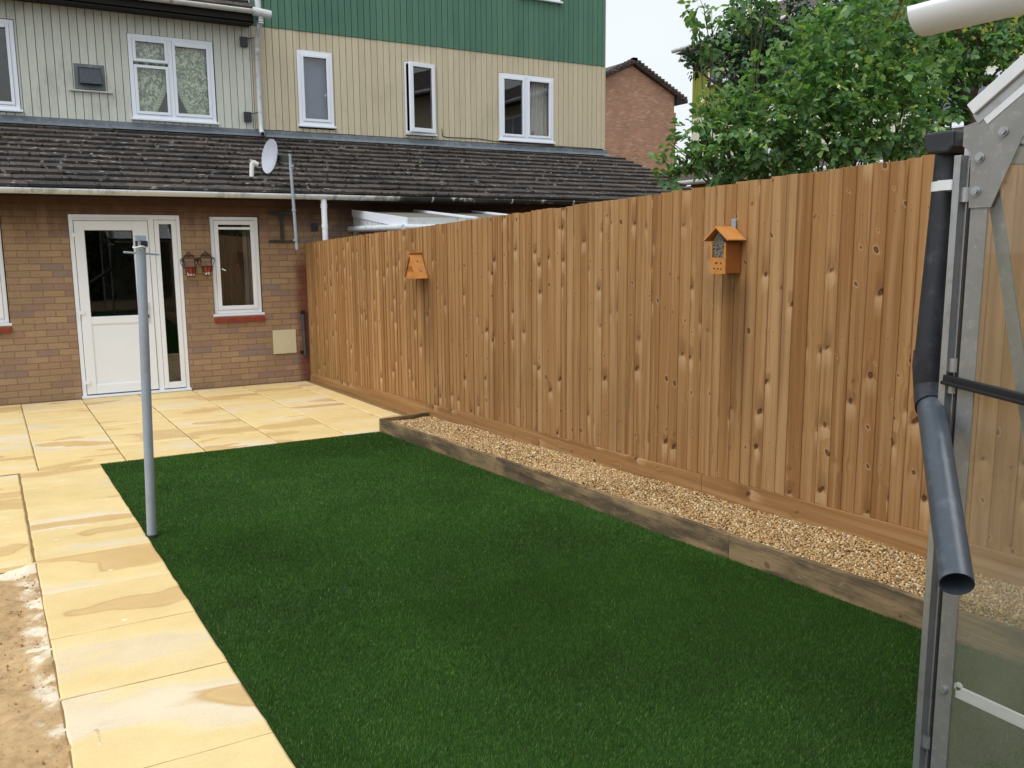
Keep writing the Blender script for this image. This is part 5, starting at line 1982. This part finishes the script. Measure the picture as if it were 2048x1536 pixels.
# gusset plate
m = MB()
poly = [(1.318, 1.990), (1.262, 2.005), (1.10, 2.10), (1.10, 2.035), (1.176, 1.952), (1.238, 1.800), (1.292, 1.800), (1.296, 1.93), (1.318, 1.945)]
m.prism([(GX - 0.0085, y, z) for y, z in poly], (0.0035, 0, 0))
gs = build(m, 'gusset_plate', 'alu_dull', gh)
for (yy, zz) in ((1.272, 1.915), (1.276, 1.838), (1.220, 1.968)):
    m = MB()
    m.tube([(GX - 0.008, yy, zz), (GX - 0.012, yy, zz)], 0.0115, 16)
    m.tube([(GX - 0.012, yy, zz), (GX - 0.019, yy, zz)], 0.0085, 4 + 2)
    build(m, 'bolt', 'alu', gs)
m = MB()
m.tube([(GX - 0.0046, 1.268, 0.588), (GX - 0.012, 1.268, 0.588)], 0.0105, 6)
build(m, 'bolt', 'alu', cp)
# glazing clips
for zz in (1.815, 1.405, 1.352, 0.405):
    m = MB()
    m.sheet(lambda u, v, zz=zz: (GX - 0.004 - 0.006 * math.sin(math.pi * v), 1.296 + 0.022 * v, zz + 0.034 * u), 1, 8)
    m.sheet(lambda u, v, zz=zz: (GX - 0.001, 1.296 + 0.022 * v, zz + 0.034 * u), 1, 1)
    build(m, 'glazing_clip', 'alu', gh)
# inner braces
m = MB()
m.bar((GX + 0.030, 1.262, 1.86), (GX + 0.030, 1.040, 0.90), 0.005, 0.030, (0, 1, 0))
build(m, 'brace', 'alu_dull', gh)
m = MB()
m.bar((GX + 0.014, 1.246, 0.588), (GX + 0.014, -0.55, 0.588), 0.008, 0.031)
m.tube([(GX + 0.010, 1.242, 0.603), (GX + 0.018, 1.242, 0.603)], 0.010, 10)
build(m, 'cross_bar', 'alu_white', gh, bevel=0.001)
# black glazing strip across the gable panes
m = MB()
m.bar((GX - 0.006, 1.325, 1.386), (GX - 0.006, 0.60, 1.306), 0.018, 0.024)
m.bar((GX - 0.018, 1.325, 1.379), (GX - 0.018, 0.60, 1.299), 0.010, 0.009)
build(m, 'glazing_strip', 'rubber', gh, bevel=0.002)
# panes
m = MB()
m.add([(GX + 0.0025, GY0 + 0.05, zg + 0.05), (GX + 0.0025, 1.289, zg + 0.05), (GX + 0.0025, 1.289, 1.37), (GX + 0.0025, GY0 + 0.05, 1.37)], [(0, 1, 2, 3)])
m.add([(GX - 0.0002, GY0 + 0.05, 1.365), (GX - 0.0002, 1.289, 1.365), (GX - 0.0002, 1.289, 1.93), (GX - 0.0002, gm, GR), (GX - 0.0002, GY0 + 0.05, 1.93)], [(0, 1, 2, 3, 4)])
build(m, 'gable_pane', 'gh_glass', gh)
m = MB()
m.add([(GX + 0.02, GY1 - 0.015, zg + 0.05), (GX2 - 0.03, GY1 - 0.015, zg + 0.05), (GX2 - 0.03, GY1 - 0.015, 1.912), (GX + 0.02, GY1 - 0.015, 1.912)], [(0, 1, 2, 3)])
build(m, 'end_pane', 'gh_glass', gh)
m = MB()
m.hexa([(GX + 0.01, GY1 - 0.01, GE + 0.02), (GX2 - 0.03, GY1 - 0.01, GE + 0.02), (GX2 - 0.03, gm, GR + 0.02), (GX + 0.01, gm, GR + 0.02)], [(GX + 0.01, GY1 - 0.01, GE + 0.023), (GX2 - 0.03, GY1 - 0.01, GE + 0.023), (GX2 - 0.03, gm, GR + 0.023), (GX + 0.01, gm, GR + 0.023)])
m.hexa([(GX + 0.02, gm, GR + 0.02), (GX2 - 0.03, gm, GR + 0.02), (GX2 - 0.03, GY0 + 0.01, GE + 0.02), (GX + 0.02, GY0 + 0.01, GE + 0.02)], [(GX + 0.02, gm, GR + 0.023), (GX2 - 0.03, gm, GR + 0.023), (GX2 - 0.03, GY0 + 0.01, GE + 0.023), (GX + 0.02, GY0 + 0.01, GE + 0.023)])
build(m, 'roof_pane', 'gh_glass', gh)
# gutter, downpipe and spout
m = MB()
gy, gz_ = 1.385, 1.963
pr = [(gy - 0.037, gz_ + 0.022), (gy - 0.037, gz_ - 0.012), (gy - 0.026, gz_ - 0.026), (gy + 0.026, gz_ - 0.026), (gy + 0.037, gz_ - 0.012), (gy + 0.037, gz_ + 0.022)]
m.prism([(GX + 0.02, y, z) for y, z in pr][::-1], (GX2 - GX, 0, 0))
m.prism([(GX - 0.005, gy + (y - gy) * 1.08, gz_ + (z - gz_) * 1.08) for y, z in pr][::-1], (0.05, 0, 0))
build(m, 'gutter', 'black_plastic', gh, bevel=0.006)
P0, P1 = Vector((2.066, 1.40, 1.945)), Vector((2.036, 1.402, 1.415))
EL = Vector((2.047, 1.402, 1.345))
SE = Vector((1.619, 1.018, 1.034))
m = MB()
m.tube([P0, P1], 0.0335, 28)
build(m, 'downpipe', 'black_plastic', gh)
m = MB()
m.tube([P1 + Vector((0.002, 0, 0.03)), P1 - Vector((0, 0, 0.01)), EL], [0.0365, 0.0365, 0.0365], 28)
dr = (SE - EL).normalized()
m.tube([EL + Vector((0, 0, 0.012)), EL + dr * 0.03, EL + dr * 0.075], [0.0365, 0.0385, 0.0385], 28)
build(m, 'elbow', 'black_plastic', gh)
m = MB()
m.hollow(EL + dr * 0.05, SE, 0.0335, 0.0022, 32)
build(m, 'spout', 'grey_plastic', gh)
m = MB()
for (p, h_) in ((Vector((2.060, 1.40, 1.845)), 0.024),):
    m.tube([p, p + Vector((0.001, 0, h_))], 0.0352, 24)
    m.box(GX - 0.016, GX + 0.05, 1.335, 1.372, p.z, p.z + h_)
build(m, 'pipe_clip', 'alu_white', gh)

# ------------------------------------------------------------------ white half-round gutter over the greenhouse
wg = thing('canopy_gutter', (2.05, 0.4, 2.27), 'bright white half-round gutter with a cut end overhanging above the greenhouse', 'gutter')
m = MB()
gx_, gz0, r_ = 2.06, 2.300, 0.064
n = 14
rows = []
yends = (1.495, -1.2)
po = [(gx_ - r_ * math.cos(math.pi * k / n), gz0 - r_ * math.sin(math.pi * k / n)) for k in range(n + 1)]
pi_ = [(gx_ - (r_ - 0.004) * math.cos(math.pi * k / n), gz0 - (r_ - 0.004) * math.sin(math.pi * k / n)) for k in range(n + 1)]
pr = po + pi_[::-1]
mm = len(pr)
m.add([(a, yends[0], b) for a, b in pr] + [(a, yends[1], b) for a, b in pr], [(i, (i + 1) % mm, mm + (i + 1) % mm, mm + i) for i in range(mm)], True)
m.add([(a, yends[0], b) for a, b in pr], [(i, i + 1, mm - 2 - i, mm - 1 - i) for i in range(n)])
build(m, 'trough', 'white_pvc', wg)
m = MB()
m.box(gx_ + r_ + 0.002, gx_ + r_ + 0.024, -1.2, 1.44, 2.255, 2.42)
build(m, 'fascia', 'white_pvc', wg)


# ------------------------------------------------------------------ plants
def leaf_mesh(name, pos, dirs, nors, size, mat, parent, wid=0.34, fold=0.14):
    """pos: base points, dirs: unit long axis, nors: unit normal, size: length"""
    N = len(pos)
    sd_ = np.cross(dirs, nors)
    sd_ /= np.linalg.norm(sd_, axis=1)[:, None] + 1e-9
    nn = np.cross(sd_, dirs)
    L = size[:, None]
    V = np.empty((N, 6, 3))
    V[:, 0] = pos
    V[:, 1] = pos + dirs * L * 0.36 + sd_ * L * wid + nn * L * fold
    V[:, 2] = pos + dirs * L * 0.72 + sd_ * L * wid * 0.72 + nn * L * fold * 0.7
    V[:, 3] = pos + dirs * L - nn * L * 0.08
    V[:, 4] = pos + dirs * L * 0.72 - sd_ * L * wid * 0.72 + nn * L * fold * 0.7
    V[:, 5] = pos + dirs * L * 0.36 - sd_ * L * wid + nn * L * fold
    i = (np.arange(N) * 6)[:, None]
    F = np.concatenate([i + np.array([[0, 1, 2, 3]]), i + np.array([[0, 3, 4, 5]])], 0)
    return np_mesh(name, V.reshape(-1, 3), F, mat, parent=parent)


def unit(a):
    return a / (np.linalg.norm(a, axis=1)[:, None] + 1e-9)


def blob_points(blobs, dens, shell=0.55):
    """points spread through ellipsoids, biased to their outer shell; returns points and outward dirs"""
    P, O = [], []
    for (c, r) in blobs:
        c = np.array(c)
        r = np.array(r)
        n = max(4, int(dens * (r[0] * r[1] + r[1] * r[2] + r[0] * r[2]) / 3 * 4 * math.pi))
        d = unit(rng.normal(size=(n, 3)))
        rad = rng.uniform(shell, 1.08, n) ** 0.7
        P.append(c + d * r * rad[:, None])
        O.append(d)
    return np.concatenate(P), np.concatenate(O)


def px_blobs(lst, depth):
    """blob list given as seen from the garden end: (px, py, radius px[, depth shift])"""
    out = []
    for b in lst:
        d = depth + (b[3] if len(b) > 3 else 0)
        r = b[2] * d / FPX
        out.append((at(b[0], b[1], d), (r, r, r * 0.92)))
    return out


def compound(name, blobs, dens, leaf, mat, parent, droop=0.5, leaflets=5):
    P, O = blob_points(blobs, dens)
    N = len(P)
    ax = unit(O * 0.8 + rng.normal(0, 0.55, (N, 3)) + np.array([0, 0, -droop * 0.5]))
    up_ = unit(rng.normal(0, 0.45, (N, 3)) + np.array([0, 0, 1.0]))
    sdv = unit(np.cross(ax, up_))
    up_ = np.cross(sdv, ax)
    sz = rng.uniform(0.6, 1.4, N) * leaf
    pos, di, no, si = [], [], [], []
    spec = [(1.0, 0.0, 1.15)]
    if leaflets >= 3:
        spec += [(0.62, 1, 1.0), (0.62, -1, 1.0)]
    if leaflets >= 5:
        spec += [(0.18, 1, 0.85), (0.18, -1, 0.85)]
    for (t, s, k) in spec:
        pos.append(P + ax * (sz * 1.15 * t)[:, None])
        d = ax * (0.45 if s else 1.0) + sdv * s * 0.9
        d = unit(d + rng.normal(0, 0.16, (N, 3)) + np.array([0, 0, -0.22 * droop]))
        di.append(d)
        no.append(unit(up_ + rng.normal(0, 0.22, (N, 3))))
        si.append(sz * k)
    return leaf_mesh(name, np.concatenate(pos), np.concatenate(di), np.concatenate(no), np.concatenate(si), mat, parent)


def twigs(mb, root, blobs, r0, r1, n_mid=4, wander=0.12, rr=None):
    rr = rr or random.Random(3)
    root = Vector(root)
    for (c, rad) in blobs:
        c = Vector(c)
        pts = [root.copy()]
        for i in range(1, n_mid + 1):
            t = i / n_mid
            p = root.lerp(c, t)
            p += Vector((rr.uniform(-wander, wander), rr.uniform(-wander, wander), rr.uniform(-wander, wander) + 0.25 * math.sin(math.pi * t) * wander * 4)) * (1 if i < n_mid else 0.3)
            pts.append(p)
        mb.tube(pts, r0, 6, False, r1)
        for k in range(3):
            e = c + Vector((rr.uniform(-1, 1) * rad[0], rr.uniform(-1, 1) * rad[1], rr.uniform(-0.6, 1) * rad[2]))
            b = pts[-2].lerp(c, rr.uniform(0.2, 1))
            mb.tube([b, b.lerp(e, 0.5) + Vector((0, 0, 0.03)), e], r1, 5, False, r1 * 0.45)


# rose-like shrub leaning over the fence
shrub_px = [(1446, 292, 56), (1400, 262, 40), (1346, 306, 30), (1332, 352, 24), (1424, 332, 44), (1500, 262, 88), (1566, 196, 96), (1628, 122, 92), (1700, 84, 98), (1786, 62, 92),
            (1660, 226, 104), (1752, 196, 104), (1826, 140, 66), (1560, 306, 62), (1488, 326, 42), (1806, 262, 62), (1450, 232, 52), (1730, 280, 60), (1640, 290, 70), (1600, 250, 70, 0.5), (1700, 140, 90, 0.5), (1545, 345, 26)]
sb = px_blobs(shrub_px, 6.1)
base = at(1640, 600, 6.3)
base[2] = gz(4.0) - 0.05
sh = thing('rose_shrub', tuple(base), 'large leafy light green rose shrub leaning over the top of the fence', 'shrub')
compound('foliage', sb, 125, 0.051, 'leaf_rose', sh)
m = MB()
rr = random.Random(5)
for i, (c, r) in enumerate(sb):
    st = Vector(base) + Vector((rr.uniform(-0.35, 0.35), rr.uniform(-0.35, 0.35), 0))
    twigs(m, st, [(c, r)], 0.016, 0.006, 5, 0.10, rr)
build(m, 'stem', 'twig', sh)
m = MB()
for (px_, py_) in ((1676, 173), (1404, 201), (1500, 262), (1645, 283), (1712, 132)):
    c = Vector(at(px_, py_, 5.6))
    for a in range(5):
        q = a * 2 * math.pi / 5
        dv = Vector((math.cos(q) * 0.8 - 0.5, -0.5 + math.sin(q) * 0.3, math.sin(q) * 0.8)) * 0.016
        m.add([c, c + dv + Vector((0, 0, 0.008)), c + dv * 1.5, c + dv + Vector((0.006, -0.006, -0.006))], [(0, 1, 2, 3)])
build(m, 'flower', 'petal', sh)

# sprigs of light leaves reaching up at the left of the shrub (part of a taller bush behind)
spr = [(1410, 20, 30), (1425, 62, 32), (1440, 115, 28), (1400, 50, 16), (1500, 14, 34), (1512, 40, 26), (1530, 8, 26)]
spb = px_blobs(spr, 7.2)
base2 = at(1470, 640, 7.2)
base2[2] = 0.1
bu = thing('bush', tuple(base2), 'thin upright bush with loose pale sprigs against the sky, left of the dark conifer', 'bush')
compound('foliage', spb, 100, 0.055, 'leaf_rose', bu, 0.7, 3)
m = MB()
rr = random.Random(9)
for c, r in spb:
    twigs(m, tuple(Vector(base2) + Vector((rr.uniform(-0.2, 0.2), rr.uniform(-0.2, 0.2), 0))), [(c, r)], 0.010, 0.004, 6, 0.06, rr)
build(m, 'stem', 'twig', bu)

# dark small-leaved tree behind
dk = [(1480, 60, 36), (1500, 20, 26), (1505, 110, 50), (1455, 150, 38), (1402, 112, 26), (1375, 116, 14), (1386, 104, 14), (1392, 138, 18), (1592, 14, 24), (1604, 34, 16), (1466, 20, 16), (1542, 120, 42), (1500, 184, 40), (1432, 92, 26),
      (1530, 60, 36), (1560, 90, 34), (1450, 100, 30), (1575, 150, 50), (1480, 215, 34), (1586, 60, 20), (1535, 30, 24), (1660, 40, 50), (1720, 30, 50), (1620, 70, 40)]
dkb = px_blobs(dk, 9.0)
base3 = at(1530, 600, 9.0)
base3[2] = 0.0
dt = thing('conifer', tuple(base3), 'dark small-leaved evergreen tree standing behind the rose shrub', 'tree')
P, O = blob_points(dkb, 700, 0.3)
N = len(P)
leaf_mesh('crown', P, unit(O + rng.normal(0, 0.6, (N, 3)) + np.array([0, 0, 0.1])), unit(rng.normal(0, 1, (N, 3)) + np.array([0, 0, 0.7])), rng.uniform(0.03, 0.06, N), 'leaf_dark', dt, wid=0.36)
m = MB()
rr = random.Random(2)
top = Vector(at(1510, 60, 9.0))
m.tube([Vector(base3), Vector(base3).lerp(top, 0.5) + Vector((0.05, 0, 0)), top], 0.09, 8, False, 0.02)
for c, r in dkb:
    s0 = Vector(base3).lerp(top, max(0.45, min(0.95, (c[2] - 0.5) / top.z)))
    twigs(m, s0, [(c, r)], 0.022, 0.007, 3, 0.05, rr)
build(m, 'trunk', 'bark', dt)

# right-hand tree with visible limbs behind the greenhouse
rt_px = [(1880, 250, 50), (1860, 180, 60), (1905, 92, 60), (1985, 112, 62), (2046, 92, 54), (1862, 116, 44), (1940, 58, 60), (2036, 196, 34), (1884, 214, 30), (1862, 276, 46), (1990, 40, 60), (2060, 150, 50), (1832, 210, 40), (1920, 150, 34), (1900, 285, 30), (1835, 300, 36), (1850, 60, 50), (1780, 30, 60)]
rtb = px_blobs(rt_px, 7.4)
tb_ = at(1948, 700, 7.4)
tb_[2] = 0.15
rt = thing('garden_tree', tuple(tb_), 'small spreading tree with bare dark limbs rising behind the greenhouse corner', 'tree')
compound('crown', rtb, 80, 0.058, 'leaf_mid', rt, 0.6, 5)
m = MB()
fork = Vector(at(1938, 205, 7.4))
m.tube([Vector(tb_), Vector(at(1952, 320, 7.4)), Vector(at(1944, 250, 7.4)), fork], [0.085, 0.07, 0.06, 0.055], 10, False)
for pts_, ra, rb_ in (([(1938, 205), (1915, 175), (1895, 150), (1868, 112)], 0.045, 0.02), ([(1940, 215), (1946, 150), (1925, 90), (1918, 60)], 0.045, 0.02), ([(1946, 190), (1962, 140), (1955, 95), (1960, 55)], 0.034, 0.015),
                  ([(1956, 155), (1985, 168), (2010, 180)], 0.016, 0.010), ([(1895, 150), (1880, 128), (1850, 108)], 0.02, 0.01), ([(1868, 112), (1858, 90), (1850, 66)], 0.016, 0.008), ([(1930, 215), (1905, 178), (1890, 160)], 0.014, 0.01)):
    m.tube([Vector(at(a, b, 7.4 + 0.03 * i)) for i, (a, b) in enumerate(pts_)], ra, 8, False, rb_)
rr = random.Random(6)
for c, r in rtb:
    twigs(m, fork.lerp(Vector(c), 0.3), [(c, r)], 0.012, 0.005, 3, 0.05, rr)
build(m, 'trunk', 'bark', rt)

# leafy screen added behind the viewer to darken reflections in the ground-floor glass
hd = [((x, -5.2 + 0.3 * math.sin(x), 1.5 + 0.3 * math.sin(x * 1.3)), (0.9, 0.7, 1.9)) for x in np.arange(-8, 10, 0.8)]
he = thing('added_hedge', (1, -5.2, 0.3), 'leafy screen added out of view to darken the reflections in the door glass', 'added_hedge')
P, O = blob_points(hd, 200, 0.4)
N = len(P)
leaf_mesh('foliage', P, unit(O + rng.normal(0, 0.6, (N, 3))), unit(rng.normal(0, 1, (N, 3))), rng.uniform(0.1, 0.16, N), 'leaf_dark', he, wid=0.4)
